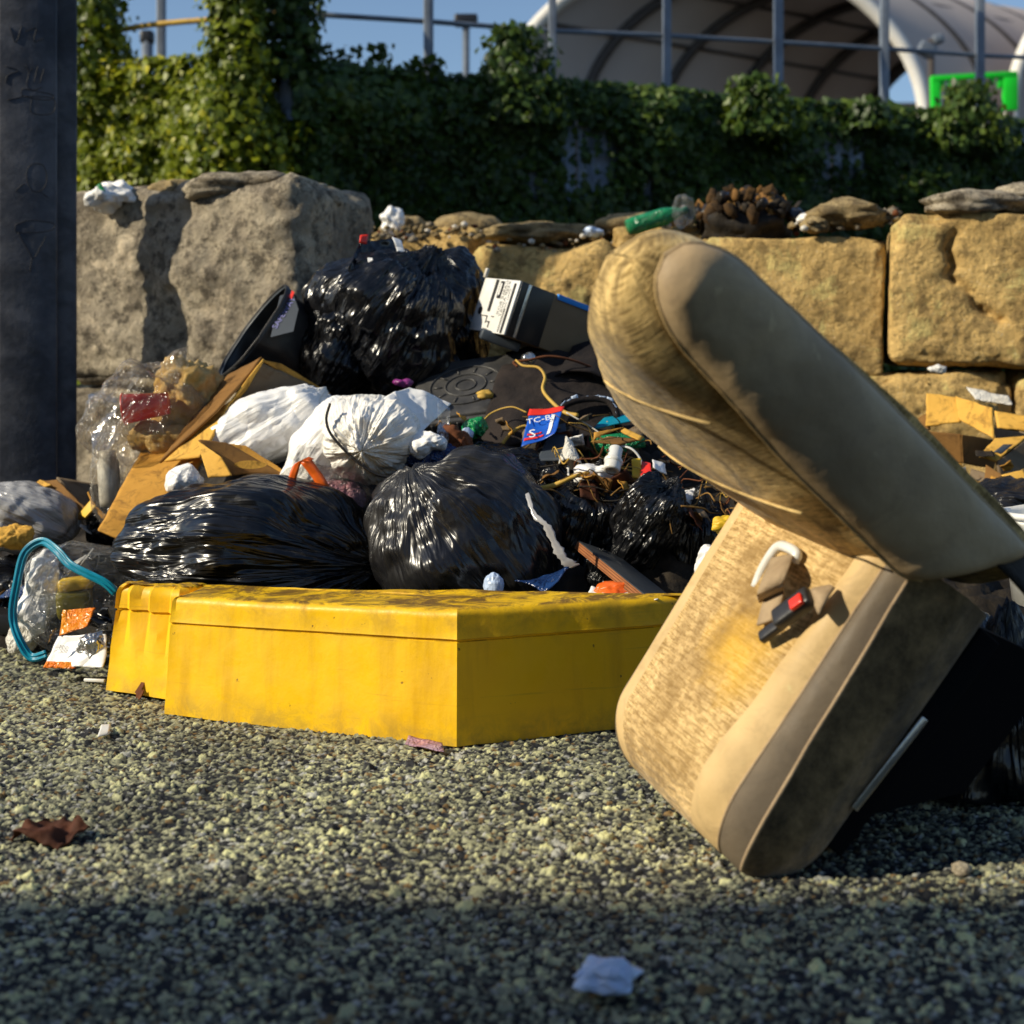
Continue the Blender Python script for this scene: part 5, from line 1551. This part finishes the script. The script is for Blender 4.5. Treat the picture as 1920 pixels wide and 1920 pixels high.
put('pouch', rbox(U(81, 643, 3.55), (.088, .05, .075), rot_euler(.1, -.08, .1), .012, 8, .008, 16, 4), 'olive', 'olive green pouch inside the zip bag', 'pouch')
put('pouch', rbox(U(82, 622, 3.54), (.085, .04, .03), rot_euler(.1, -.1, .1), .008, 8, .006, 16, 5), 'yellow_scrap', 'yellow carton edge on top of the olive pouch', 'carton')
put('carton', rbox(U(84, 608, 3.6), (.06, .03, .05), rot_euler(.1, -.5, .2), .004, 6, .004, 16, 6), 'white_dirty', 'white carton corner under the zip strip', 'carton')
put('paper_towel', bag(U(44, 635, 3.57), (.045, .05, .10), 53, (.2, 0, 1), RY(.25), 5, .25, .12, .014, 14, None, 0), 'white_soft', 'greenish white paper towel at the left inside the zip bag', 'paper towel')
for k, (a, b) in enumerate((((66, 628), (100, 585)), ((72, 612), (92, 592)), ((62, 620), (84, 604)))):
    put('wooden_stick', bar(U(*a, 3.56), U(*b, 3.6), .008, .004), 'white_dirty', ('longest pale stick in the zip bag', 'short pale stick beside the longest one', 'lowest pale stick in the zip bag')[k] + ' behind the zip strip', 'stick', GZ)
put('foil_packet', sheet([U(66, 650, 3.44), U(102, 648, 3.42), U(95, 668, 3.40), U(64, 678, 3.42)], 16, 16, .004, .012, 14, 4, .012, 18), 'orange_foil', 'crumpled orange foil packet in front of the zip bag', 'packet')
wr = empty('snack_wrapper', U(80, 710, 3.36), 'silver white snack wrapper with a barcode and orange strip by the zip bag', 'wrapper')
obj('film', sheet([U(60, 678, 3.42), U(112, 676, 3.36), U(110, 712, 3.30), U(48, 710, 3.40)], 26, 26, .003, .012, 12, 7, .016, 14), K['white_soft'], wr)
obj('orange_strip', sheet([U(50, 705, 3.385), U(82, 706, 3.36), U(80, 713, 3.35), U(46, 712, 3.385)], 14, 5, .003, .006, 20, 8), K['orange_foil'], wr)
bars = []
for k, w in enumerate((1, .6, 1.4, .5, 1, .7, 1.2)):
    a = U(66 + k * 1.5, 687 + k * .2, 3.378); b = U(63 + k * 1.5, 696, 3.378)
    bars.append(bar(a + (0, -.008, 0), b + (0, -.008, 0), .0016 * w, .001))
obj('barcode', join(*bars), K['print'], wr)
put('wrapper', sheet([U(96, 655, 3.45), U(118, 650, 3.44), U(116, 672, 3.40), U(92, 668, 3.42)], 16, 16, .003, .015, 14, 9, .02, 16), 'black_bag', 'shiny black and silver wrapper beside the orange foil packet', 'wrapper')
put('wrapper', bag(U(100, 690, 3.37), (.035, .03, .03), 66, sub=5, crump=.02, cfreq=16), 'silver', 'crumpled silver foil ball against the yellow end panel', 'foil')
put('paper_scrap', bag(U(24, 680, 3.6), (.035, .03, .04), 67, sub=5, crump=.018, cfreq=16), 'paper', 'crumpled cream paper at the left foot of the zip bag', 'paper')
put('stick', bar(U(90, 725, 3.36), U(112, 726, 3.34), .008, .008), 'white', 'short white stick on the asphalt beside the end of the barrier', 'stick')
# left edge
put('grey_bag', bag(U(22, 552, 4.02), (.165, .12, .098), 54, (-.9, -.1, .4), RY(.2), 6, .2, .08, .012, 6.), 'grey_film', 'shiny grey plastic bag lying at the left edge below the carton', 'plastic bag')
put('paper_scrap', bag(U(14, 574, 3.82), (.05, .03, .03), 68, sub=5, crump=.018, cfreq=14), 'cardboard_pale', 'torn tan paper on the grey bag at the left edge', 'paper')
put('blue_scrap', sheet([U(-6, 636, 3.72), U(14, 626, 3.72), U(34, 624, 3.7), U(32, 638, 3.66)], 14, 10, .003, .01, 14, 12, .012, 14), 'blue_dark', 'dark blue film scrap at the left edge', 'plastic film')
put('dark_slab', rbox(U(8, 662, 3.75), (.14, .12, .05), rot_euler(0, .1, .2), .006, 6, .004, 20, 9), 'black_plastic', 'flat black plastic slab on the asphalt at the left edge', 'plastic slab')

# black tote bag lying open
tt = empty('tote_bag', U(285, 360, 4.2), 'black shopping tote lying open on its side, with a grey printed label', 'tote bag')
axis = unit([-.72, -.42, .55])
c0 = U(269, 352, 4.16)
e1 = unit(U(298, 302, 4.16) - U(241, 402, 4.16)); e1 = unit(e1 - axis * (e1 @ axis)); e2 = np.cross(axis, e1)
V = []; ns, na = 26, 60
prof = [(1.0, .0), (1.0, -.01)] + [(1 - .25 * t, -.25 * t) for t in np.linspace(.08, 1, 18)] + [(.6, -.27), (.4, -.275), (.2, -.275), (.02, -.275)]
for (s, h) in prof:
    for k in range(na):
        a = 2 * math.pi * k / na
        ra, rb_ = .163, .085
        V.append(c0 + axis * h + s * (ra * math.cos(a) * e1 + rb_ * math.sin(a) * e2))
V = np.array(V); V = V + (.010 * crumple(V, 31, 7.) + .004 * crumple(V, 32, 18.))[:, None] * e2
tw = obj('body', (V, grid_faces(len(prof), na, True)), K['black_plastic'], tt)
md = tw.modifiers.new('th', 'SOLIDIFY'); md.thickness = .004
obj('rim_binding', tube(np.vstack([V[na:2 * na], V[na:na + 1]]), .0045, 6), K['label_grey'], tt)
# label on the outside, towards the street
xd = unit(U(318, 318, 4.1) - U(304, 352, 4.1)); 
lp = [U(300, 318, 4.155), U(313, 313, 4.155), U(322, 336, 4.13), U(318, 362, 4.10), U(290, 362, 4.08), U(294, 338, 4.11)]
ln = unit(np.cross(lp[1] - lp[0], lp[4] - lp[0])); ln = ln if ln[1] < 0 else -ln
lp = [p + ln * .018 for p in lp]
lc = sum(lp) / 6
lp = [p - ln * ((p - lc) @ ln) for p in lp]
lb = obj('label', extrude_poly(lp, ln, .002), K['label_grey'], tt, smooth=False)
up = unit(U(309, 320, 4.1) - U(298, 355, 4.1)); up = unit(up - ln * (up @ ln)); yd = np.cross(ln, up)
lt = (lc + ln * .003 - lc)
obj('lettering', text_geo('SAFEWAY', .026, lc + ln * .002 + yd * .002, up, yd, .0012), K['print_violet'], lb, smooth=False)
sp = [lc + up * .062 + yd * .014 + ln * .0028 + (a * up + b * yd) for a, b in ((-.012, -.008), (.012, -.004), (.016, .008), (.004, .004), (-.008, .008))]
obj('emblem', extrude_poly(sp, ln, .001), K['red'], lb, smooth=False)

# black plastic lid with an embossed wheel
bl = empty('tub_cover', U(505, 415, 4.05), 'black plastic tub lid with an embossed ring pattern and ribbed rim', 'lid')
Rl = basis(U(560, 410, 4.0) - U(450, 424, 4.04), (-.05, -.62, .78))
lc = U(505, 414, 4.06)
obj('lid_top', rbox(lc, (.35, .26, .03), Rl, .014, 14, .002, 10, 5), K['lit_plastic'], bl)
obj('lid_rim', rbox(lc - Rl[1] * .128 - Rl[2] * .035, (.34, .03, .08), Rl, .012, 12, .002, 10, 6), K['lit_plastic'], bl)
for rr in (.105, .06, .03):
    obj('embossed_ring', tube([lc + Rl[0] * (rr * math.cos(a) - .02) + Rl[1] * rr * .8 * math.sin(a) + Rl[2] * .0165 for a in np.linspace(0, 2 * math.pi, 44)], .0026, 6), K['lit_plastic'], bl)
for k in range(10):
    a = k * 2 * math.pi / 10
    p = lambda r: lc + Rl[0] * (r * math.cos(a) - .02) + Rl[1] * r * .8 * math.sin(a) + Rl[2] * .0165
    obj('embossed_bar', tube([p(.07), p(.095)], .0026, 6), K['lit_plastic'], bl)
for k in range(9):
    x = -.15 + k * .037
    obj('rim_rib', bar(lc + Rl[0] * x - Rl[1] * .146 - Rl[2] * .0, lc + Rl[0] * x - Rl[1] * .146 - Rl[2] * .07, .006, .006), K['lit_plastic'], bl)
put('stone', rock(U(517, 421, 3.95), np.array([.024, .016, .014]), 9, 3, .5), 'straw', 'small yellow stone lying on the black plastic lid', 'stone')

# dark jacket and torn collar
def cloth(corners, nu, nv, seed, amp, cr, thick=.006, sag=0):
    return sheet([U(*c) for c in corners], nu, nv, thick, amp, 4.5, seed, cr, 5., sag)
put('jacket', cloth([(508, 486, 3.78), (690, 480, 3.78), (705, 400, 4.18), (540, 374, 4.16)], 60, 60, 61, .045, .03, .008, .05), 'brown_cloth', 'dark brown jacket draped over the heap left of the seat back', 'jacket')
put('jacket_sleeve', cloth([(590, 405, 3.98), (655, 410, 3.96), (690, 380, 4.1), (610, 374, 4.12)], 40, 40, 62, .03, .03, .008, .04), 'black_cloth', 'black sleeve fold below the printed white box', 'jacket')
th = empty('torn_collar', U(622, 446, 3.84), 'black torn collar edged with white ragged stitching', 'collar')
ring = [(586, 470), (588, 452), (597, 436), (612, 428), (632, 425), (648, 428), (657, 440), (657, 456), (648, 468)]
Q = spline([U(px, py, 3.80 - (py - 425) * .001) for px, py in ring], 50)
obj('collar_edge', tube(Q, .010, 8), K['black_cloth'], th)
obj('collar_inside', extrude_poly(np.array([q + (0, .03, 0) for q in Q]), (0, -1, .3), .004), K['black_cloth'], th, smooth=False)
r = np.random.RandomState(5)
for k in range(14):
    i = 3 + k * 3; p = Q[i]; t = unit(Q[i + 1] - Q[i - 1]); n = np.array([r.uniform(-.6, .6), -.5, r.uniform(-.3, .8)])
    obj('white_stitch', sheet([p + n * .008, p + n * .008 + t * .02, p + n * .012 + t * .018 + (0, 0, .009), p + n * .01 + (0, 0, .008)], 4, 4, .002, .003, 40, k), K['blue_pale'], th)

# printed white box
wb = empty('printed_box', U(560, 330, 4.15), 'white ended box with black print and a blue edge resting on top of the heap', 'box')
O = U(557, 300, 4.02)
ed = U(532, 355, 4.0) - O; el = U(664, 342, 4.2) - O
el = unit(el); ed = ed - el * (ed @ el); hd = np.linalg.norm(ed); ed = unit(ed)
eb = np.cross(el, ed); eb = eb if eb[1] > 0 else -eb
wd_ = .215; ln_ = .44
ctr = O + el * ln_ / 2 + ed * hd / 2 + eb * wd_ / 2
Rb = np.stack([el, -ed, np.cross(el, -ed)])
obj('carton_body', rbox(ctr, (ln_, hd, wd_), Rb, .004, 8, .002, 6, 4), K['box_brown'], wb)
ec = O + ed * hd / 2 + eb * wd_ / 2 - el * .003
Re = np.stack([eb, -ed, np.cross(eb, -ed)])
fe = obj('end_face', rbox(ec, (wd_, hd, .006), Re, .002, 4), K['white'], wb)
P = lambda a, b: ec - el * .0045 - eb * (a - .5) * wd_ + ed * (b - .5) * hd      # a: left->right in view, b: down
def onface(a0, a1, b0, b1, mat, nm='print', t=.001, par=fe):
    c = (P(a0, b0) + P(a1, b1)) / 2
    return obj(nm, plainbox(c, (abs(a1 - a0) * wd_, abs(b1 - b0) * hd, t), Re), K[mat], par, smooth=False)
# a reads from the far (left) edge to the near (right) edge
onface(.36, .43, .02, .62, 'print', 'print')
onface(.50, .60, .04, .36, 'print', 'print')
onface(.515, .56, .08, .30, 'white', 'print', .0016)
onface(.88, .93, .06, .98, 'print', 'print')
for (t, a, b, s) in (('CABLE BOX', .66, .34, .020), ('KEEP AWAY', .74, .36, .020), ('SMALL PARTS', .81, .40, .013)):
    obj('lettering', text_geo(t, s, P(a, b), ed, eb, .0012), K['print'], fe, smooth=False)
for k in range(13):
    onface(.80, .835, .55 + k * .033, .567 + k * .033, 'print', 'print')
disc = [P(.16, .62) + .012 * (math.cos(a) * eb + math.sin(a) * ed) for a in np.linspace(0, 2 * math.pi, 16)[:-1]]
obj('print', extrude_poly(disc, el, .001), K['print'], fe, smooth=False)
onface(.22, .40, .70, .715, 'print'); onface(.40, .415, .70, .84, 'print'); onface(.44, .52, .80, .82, 'print'); onface(.50, .515, .80, .92, 'print'); onface(.52, .6, .70, .715, 'print')
# camera-facing side: metal strip, gloss black panel
fs = O + ed * hd / 2 - eb * .002
Rs = np.stack([el, -ed, np.cross(el, -ed)])
S = lambda a0, a1, b0, b1, mat, nm, t=.003: obj(nm, rbox(O + el * (a0 + a1) / 2 * ln_ + ed * (b0 + b1) / 2 * hd - eb * .0022, (abs(a1 - a0) * ln_, abs(b1 - b0) * hd, t), Rs, .0008, 2), K[mat], wb)
S(.0, .05, .0, 1., 'screen_black', 'black_strip'); S(.05, .075, .01, .99, 'silver', 'metal_strip', .006); S(.08, .26, .0, 1., 'screen_black', 'gloss_panel')
obj('blue_edge', rbox(O + el * ln_ * .64 + ed * .004 + eb * .002, (ln_ * .70, .016, .012), Rs, .001, 2), K['blue_bright'], wb)
obj('hanging_tag', rbox(P(.0, .0) - ed * .014, (.012, .03, .01), Re, .003, 3), K['white_dirty'], wb)
put('metal_knob', lathe([(.001, 0), (.018, .003), (.021, .012), (.018, .021), (.01, .024), (.01, .034), (.001, .035)], U(568, 384, 3.96), (-.75, -.6, .2), 20), 'silver', 'small round metal knob under the printed white box', 'knob')
put('blue_tray', rbox(U(533, 362, 4.12), (.12, .1, .03), rot_euler(.1, .35, .1), .006, 6, .003, 10, 3), 'label_grey', 'slate blue tray corner beneath the printed white box', 'tray')

# cords and straps
put('cord', tube(spline([U(*p) for p in ((640, 395, 4.0), (610, 384, 3.96), (585, 380, 3.94), (563, 384, 3.93), (548, 386, 3.93), (552, 391, 3.92))], 40), .0035, 6), 'rust', 'thin red brown wire curving below the printed white box', 'cord')
put('cord', tube(spline([U(*p) for p in ((550, 384, 3.92), (558, 390, 3.90), (574, 392, 3.88), (581, 402, 3.86), (579, 416, 3.84), (590, 430, 3.8), (603, 440, 3.76), (616, 443, 3.74))], 50), np.linspace(.003, .006, 50), 7), 'straw', 'yellow strap hanging across the jacket to the chip packet', 'cord')
put('cord', tube(spline([U(*p) for p in ((566, 523, 3.5), (590, 518, 3.48), (610, 509, 3.48), (628, 504, 3.49), (645, 501, 3.52))], 40), np.linspace(.008, .0035, 40), 7), 'straw', 'yellow band lying over the black film right of the dusty bag', 'cord')
put('cord', tube(spline([U(*p) for p in ((645, 501, 3.5), (665, 508, 3.5), (690, 520, 3.5), (704, 524, 3.5))], 30), .0025, 6), 'white_dirty', 'thin pale wire running on from the yellow band', 'cord')
put('cord', tube(spline([U(*p) for p in ((655, 475, 3.6), (672, 478, 3.58), (682, 488, 3.57), (687, 503, 3.56))], 30), .003, 6), 'white', 'white wire arc beside the white pipe fitting', 'cord')
put('cord', tube(spline([U(*p) for p in ((562, 440, 3.76), (545, 434, 3.78), (525, 440, 3.8), (512, 452, 3.78))], 30), .0022, 6), 'straw', 'fine yellow thread left of the chip packet', 'cord')
put('cord', tube(spline([U(*p) for p in ((532, 478, 3.72), (545, 462, 3.74), (558, 455, 3.76), (566, 457, 3.76))], 30), .005, 6), 'straw', 'short yellow strap end behind the chip packet', 'cord')
put('cord', tube(spline([U(*p) for p in ((604, 440, 3.74), (625, 452, 3.72), (640, 462, 3.7))], 30), .002, 6), 'white_dirty', 'grey wire from the yellow strap to the teal card', 'cord')

# chip packet
cp = empty('chip_packet', U(580, 460, 3.66), 'blue chip packet with a red top and white lettering in the heap', 'chip packet')
quad = [U(556, 477, 3.62), U(592, 463, 3.60), U(601, 436, 3.70), U(566, 439, 3.70)]
def onq(u0, u1, v0, v1, mat, nm, off, n=8, par=None):
    a, b, c, d = [np.asarray(x) for x in quad]
    f = lambda u, v: a * (1 - u) * (1 - v) + b * u * (1 - v) + c * u * v + d * (1 - u) * v
    nn = unit(np.cross(b - a, d - a)); nn = nn if nn[1] < 0 else -nn
    P = np.array([f(u0 + (u1 - u0) * i / (n - 1), v0 + (v1 - v0) * j / (n - 1)) for i in range(n) for j in range(n)])
    P = P + nn * (.008 * np.sin(P[:, 0] * 60) * .5 + .006 * crumple(P, 5, 12.))[:, None] + nn * off
    return obj(nm, solid(P, n, n, nn, .0012), K[mat], par or cp), f, nn
pk, f, nn = onq(0, 1, 0, 1, 'blue', 'film', 0, 24)
onq(-.03, 1.04, .86, 1.05, 'red', 'red_seam', .002, 14)
onq(.70, .82, .12, .80, 'print_white', 'white_swoosh', .0022, 12)
onq(.05, .6, .13, .20, 'red', 'red_swoosh', .0022, 12); onq(.1, .5, .28, .33, 'red', 'red_swoosh', .0022, 12)
xd = f(1, .6) - f(0, .6); ydv = f(.5, 1) - f(.5, 0)
obj('lettering', text_geo('TC-BI', .030, f(.42, .64) + nn * .008, xd, ydv, .001), K['print_white'], pk, smooth=False)
obj('lettering', text_geo('S', .045, f(.3, .22) + nn * .008, xd, ydv, .001), K['print_white'], pk, smooth=False)
put('slate_card', sheet([U(572, 492, 3.6), U(606, 490, 3.58), U(603, 452, 3.70), U(590, 455, 3.7)], 14, 14, .004, .006, 10, 3), 'label_grey', 'grey blue card standing behind the chip packet', 'card')
put('paper_cone', sheet([U(594, 494, 3.58), U(620, 494, 3.54), U(610, 470, 3.6), U(604, 469, 3.62)], 14, 14, .003, .012, 10, 4, .008, 12, .02), 'paper', 'folded cream paper cone below the chip packet', 'paper')
put('white_rag', bag(U(632, 505, 3.52), (.05, .03, .022), 81, (1, 0, 0), sub=5, crump=.012, cfreq=16), 'white_soft', 'small white plastic rag on the dark debris beside the paper cone', 'plastic scrap')
pf = empty('pipe_fitting', U(655, 490, 3.5), 'white plastic pipe fitting with an open end in the debris', 'pipe fitting')
obj('pipe_body', lathe([(.013, 0), (.02, 0), (.021, .004), (.021, .030), (.017, .034), (.017, .066), (.012, .07), (.011, .066), (.013, .03), (.013, 0)], U(652, 502, 3.48), (.22, .55, .8), 24), K['white'], pf)
obj('pipe_collar', lathe([(.0215, .0), (.0235, .003), (.0235, .009), (.0215, .012)], U(652, 502, 3.48) + unit([.22, .55, .8]) * .022, (.22, .55, .8), 24), K['white'], pf)
put('candy_wrapper', sheet([U(674, 508, 3.5), U(683, 509, 3.49), U(684, 490, 3.54), U(674, 492, 3.54)], 10, 10, .003, .006, 20, 5, .008, 18), 'yellow_scrap', 'yellow wrapper half of a torn packet beside the white wire', 'wrapper')
put('candy_wrapper', sheet([U(683, 510, 3.485), U(695, 508, 3.49), U(694, 494, 3.53), U(684, 491, 3.54)], 10, 10, .003, .006, 20, 6, .008, 18), 'red', 'red wrapper piece next to the yellow one', 'wrapper')
put('teal_card', sheet([U(633, 458, 3.72), U(678, 448, 3.72), U(678, 440, 3.8), U(645, 446, 3.78)], 10, 10, .004, .006, 12, 7), 'teal', 'teal blue card strip against the edge of the seat back', 'card')
bx = empty('small_carton', U(657, 465, 3.66), 'small open brown carton under the teal card', 'carton')
card([(632, 472, 3.6), (662, 474, 3.58), (684, 468, 3.62), (650, 466, 3.66)], None, 'cardboard_dark', 101, .003, .004, bx, 'bottom', 8)
card([(632, 471, 3.595), (634, 461, 3.62), (666, 456, 3.66), (640, 464, 3.62)], None, 'cardboard', 102, .003, .004, bx, 'side', 8)
card([(664, 456, 3.66), (686, 466, 3.62), (682, 470, 3.60), (660, 460, 3.65)], None, 'cardboard_pale', 103, .003, .004, bx, 'side', 8)
put('snack_bag', bag(U(486, 472, 3.64), (.04, .03, .035), 82, (-.5, -.3, .8), None, 5, .25, .12, .014, 14), 'rust', 'red brown snack bag between the lid and the dusty black bag', 'packet')
put('snack_bag', bag(U(507, 456, 3.72), (.03, .03, .03), 83, (-.5, -.3, .8), None, 5, .25, .12, .014, 16), 'green_scrap', 'crumpled green packet in front of the black lid', 'packet')
put('snack_bag', bag(U(497, 466, 3.68), (.016, .014, .02), 84, sub=4, crump=.01, cfreq=18), 'blue_pale', 'tiny blue scrap beside the green packet', 'plastic scrap')
put('green_bottle', lathe([(.001, 0), (.03, .003), (.031, .09), (.014, .12), (.013, .15), (.001, .151)], U(628, 478, 3.72), (.8, -.2, .1), 20), 'green_glass', 'dark green bottle half buried behind the paper cone', 'bottle')

# wooden board
wbd = empty('wooden_board', U(665, 610, 3.25), 'wooden board with a reddish edge and dark laminate face leaning on the barrier', 'board')
b0, b1 = U(616, 577, 3.36), U(690, 637, 2.99)
ddl = unit(b1 - b0); face = unit(np.cross(ddl, [.45, .8, -.15])); face = face if face[2] > 0 else -face
wv = np.cross(face, ddl); wv = wv if wv[1] > 0 else -wv
Rw = np.stack([ddl, wv, face])
if np.linalg.det(Rw) < 0: Rw[1] = Rw[1]
Lb = np.linalg.norm(b1 - b0)
obj('core', rbox((b0 + b1) / 2 + wv * .055 - face * .010, (Lb, .11, .019), Rw, .001, 8), K['wood'], wbd)
obj('laminate', rbox((b0 + b1) / 2 + wv * .057 + face * .0005, (Lb, .112, .003), Rw, .001, 6), K['dark_board'], wbd)
for k in range(3):
    o_ = (b0 + b1) / 2 - face * (.004 + .006 * k)
    obj('grain_line', bar(o_ - ddl * Lb * .48 - wv * .0006, o_ + ddl * Lb * .48 - wv * .0006, .002, .001, face), K['rust'], wbd)
put('orange_bag', bag(U(656, 629, 3.12), (.045, .03, .018), 85, (1, -.2, .3), None, 5, .2, .12, .008, 16), 'orange', 'bright orange plastic wrapper under the foot of the wooden board', 'wrapper')
put('white_rag', sheet([U(622, 641, 3.05), U(702, 641, 2.97), U(700, 632, 3.1), U(632, 630, 3.16)], 22, 14, .003, .01, 12, 9, .008, 12), 'white_soft', 'white film lying along the back of the barrier under the orange wrapper', 'plastic film')
put('torn_strip', solid(np.array([p + s * np.array([.013, .0, .006]) * w for p, w in zip(spline([U(*p) for p in ((562, 526, 3.27), (570, 549, 3.23), (583, 561, 3.21), (593, 582, 3.2), (603, 598, 3.19), (614, 604, 3.19))], 30), np.linspace(.3, .9, 30) * (1 + .45 * np.sin(np.arange(30) * 1.9) * np.cos(np.arange(30) * .83))) for s in (-1, -.2, .5, 1)]), 30, 4, np.array([0, -1., .2]), .002), 'grey_film', 'torn greyish white strip down the right side of the dusty black bag', 'plastic film')
put('blue_film', sheet([U(549, 622, 3.22), U(580, 632, 3.16), U(613, 604, 3.2), U(580, 612, 3.26)], 18, 12, .003, .012, 12, 10, .01, 12), 'blue_dark', 'dark blue film at the foot of the dusty black bag', 'plastic film')
put('plastic_scrap', bag(U(526, 626, 3.2), (.022, .02, .028), 86, (.1, 0, 1), sub=5, crump=.004, cfreq=14, neck=0), 'blue_pale', 'pale lilac plastic lump behind the barrier corner', 'plastic scrap')
put('plastic_scrap', bag(U(738, 538, 3.5), (.045, .04, .035), 87, (.1, 0, 1), sub=5, crump=.014, cfreq=14), 'white_soft', 'white and blue wrapper under the lower end of the seat back', 'plastic scrap')
put('plastic_scrap', bag(U(757, 602, 3.3), (.03, .03, .045), 88, (.1, 0, 1), sub=5, crump=.008, cfreq=14), 'white_soft', 'whitish lump in the shade beside the seat cushion', 'plastic scrap')
put('plastic_scrap', bag(U(775, 560, 3.3), (.035, .02, .02), 89, (1, 0, .2), sub=5, crump=.012, cfreq=14), 'yellow_scrap', 'dull yellow scrap between seat back and cushion', 'plastic scrap')

# twigs and scraps tangled in the debris
def tangle():
    r = np.random.RandomState(12)
    src = None
    shapes = []
    for k in range(6):
        L = r.uniform(.08, .2)
        p = np.array([[0, 0, 0], [L * .35, r.normal() * .012, r.normal() * .012], [L * .7, r.normal() * .018, r.normal() * .018], [L, r.normal() * .02, r.normal() * .02]])
        g = tube(spline(p, 14) - p.mean(0), np.linspace(.0024, .0011, 14), 5)
        shapes.append(mesh('twig', g[0], g[1], K[('twig', 'twig', 'straw', 'twig', 'rust', 'debris')[k]]))
    n = 0
    while n < 95:
        px, py = r.uniform(560, 800), r.uniform(445, 560)
        if r.uniform() < .05: px, py = r.uniform(960, 1090), r.uniform(500, 540)
        if py > 530 and px < 690: continue
        D = np.interp(py, [440, 500, 560], [3.78, 3.56, 3.36]) + r.uniform(-.06, .06)
        if px > 900: D += .45
        o = bpy.data.objects.new('twig', shapes[r.randint(6)]); COL.objects.link(o)
        o.location = U(px, py, D); o.rotation_euler = (r.uniform(-.5, .5), r.uniform(-.6, .6), r.uniform(0, 6.28))
        tag(o, 'thin dry twig tangled in the dark debris beside the seat back', 'twig', 'dry twigs in the debris'); n += 1
    sc = []
    for k in range(8):
        a = r.uniform(.015, .035); b = a * r.uniform(.5, 1)
        g = sheet([(-a, -b, 0), (a, -b * .8, 0), (a * .8, b, 0), (-a * .9, b, 0)], 7, 7, .0018, .006, 40, k, .006, 25)
        sc.append(mesh('litter_scrap', g[0], g[1], K[('paper', 'cardboard', 'cardboard_dark', 'white_soft', 'debris', 'leaf_dead', 'black_plastic', 'card_inner')[k]]))
    n = 0
    while n < 90:
        px, py = r.uniform(560, 800), r.uniform(445, 560)
        u_ = r.uniform()
        if u_ < .14: px, py = r.uniform(950, 1092), r.uniform(470, 540)
        elif u_ < .3: px, py = r.uniform(0, 110), r.uniform(560, 690)
        elif u_ < .42: px, py = r.uniform(430, 560), r.uniform(440, 490)
        if py > 530 and 110 < px < 690: continue
        D = np.interp(py, [440, 500, 560, 690], [3.78, 3.56, 3.36, 3.6]) + r.uniform(-.05, .05)
        if px > 900: D += .45
        if px < 120: D = np.interp(py, [560, 690], [4.0, 3.7])
        o = bpy.data.objects.new('litter_scrap', sc[r.randint(8)]); COL.objects.link(o)
        p = U(px, py, D); p[2] = max(p[2], .02)
        o.location = p; o.rotation_euler = (r.uniform(-1, 1), r.uniform(-1, 1), r.uniform(0, 6.28))
        tag(o, 'small scrap of torn litter strewn among the rubbish', 'litter scrap', 'small litter scraps in the heap'); n += 1
tangle()

# litter on the road
put('foam_piece', bag(G(646, 1066) + (0, 0, .018), (.036, .03, .028), 91, (.4, -.3, .8), sub=5, bulge=.4, crump=.008, cfreq=22, floor=.004), 'blue_pale', 'small pale blue foam piece alone on the shaded asphalt in front', 'foam')
put('dead_leaf', sheet([G(6, 902) + (0, 0, .012), G(62, 910) + (0, 0, .010), G(99, 898) + (0, 0, .03), G(50, 890) + (0, 0, .03)], 26, 18, .003, .014, 25, 3, .018, 24, 0, .012), 'leaf_dead', 'curled dark brown dead leaf on the asphalt at the left', 'leaf')
put('paper_scrap', sheet([G(104, 792) + (0, 0, .012), G(116, 790) + (0, 0, .014), G(118, 782) + (0, 0, .02), G(108, 783) + (0, 0, .02)], 6, 6, .002, .004, 30, 3), 'white', 'small white paper scrap on the asphalt in front of the end panel', 'paper')
put('foil_scrap', sheet([G(432, 800) + (0, 0, .012), G(474, 809) + (0, 0, .012), G(472, 803) + (0, 0, .018), G(436, 796) + (0, 0, .02)], 12, 6, .002, .004, 30, 4), 'pink', 'pinkish foil strip lying under the front edge of the barrier', 'foil')
put('pebble', rock(G(1026, 934) * [1, 1, 0] + (0, 0, .010), np.array([.015, .012, .010]), 4, 3, .4), 'concrete_grey', 'grey pebble in the shadow of the car seat', 'pebble')
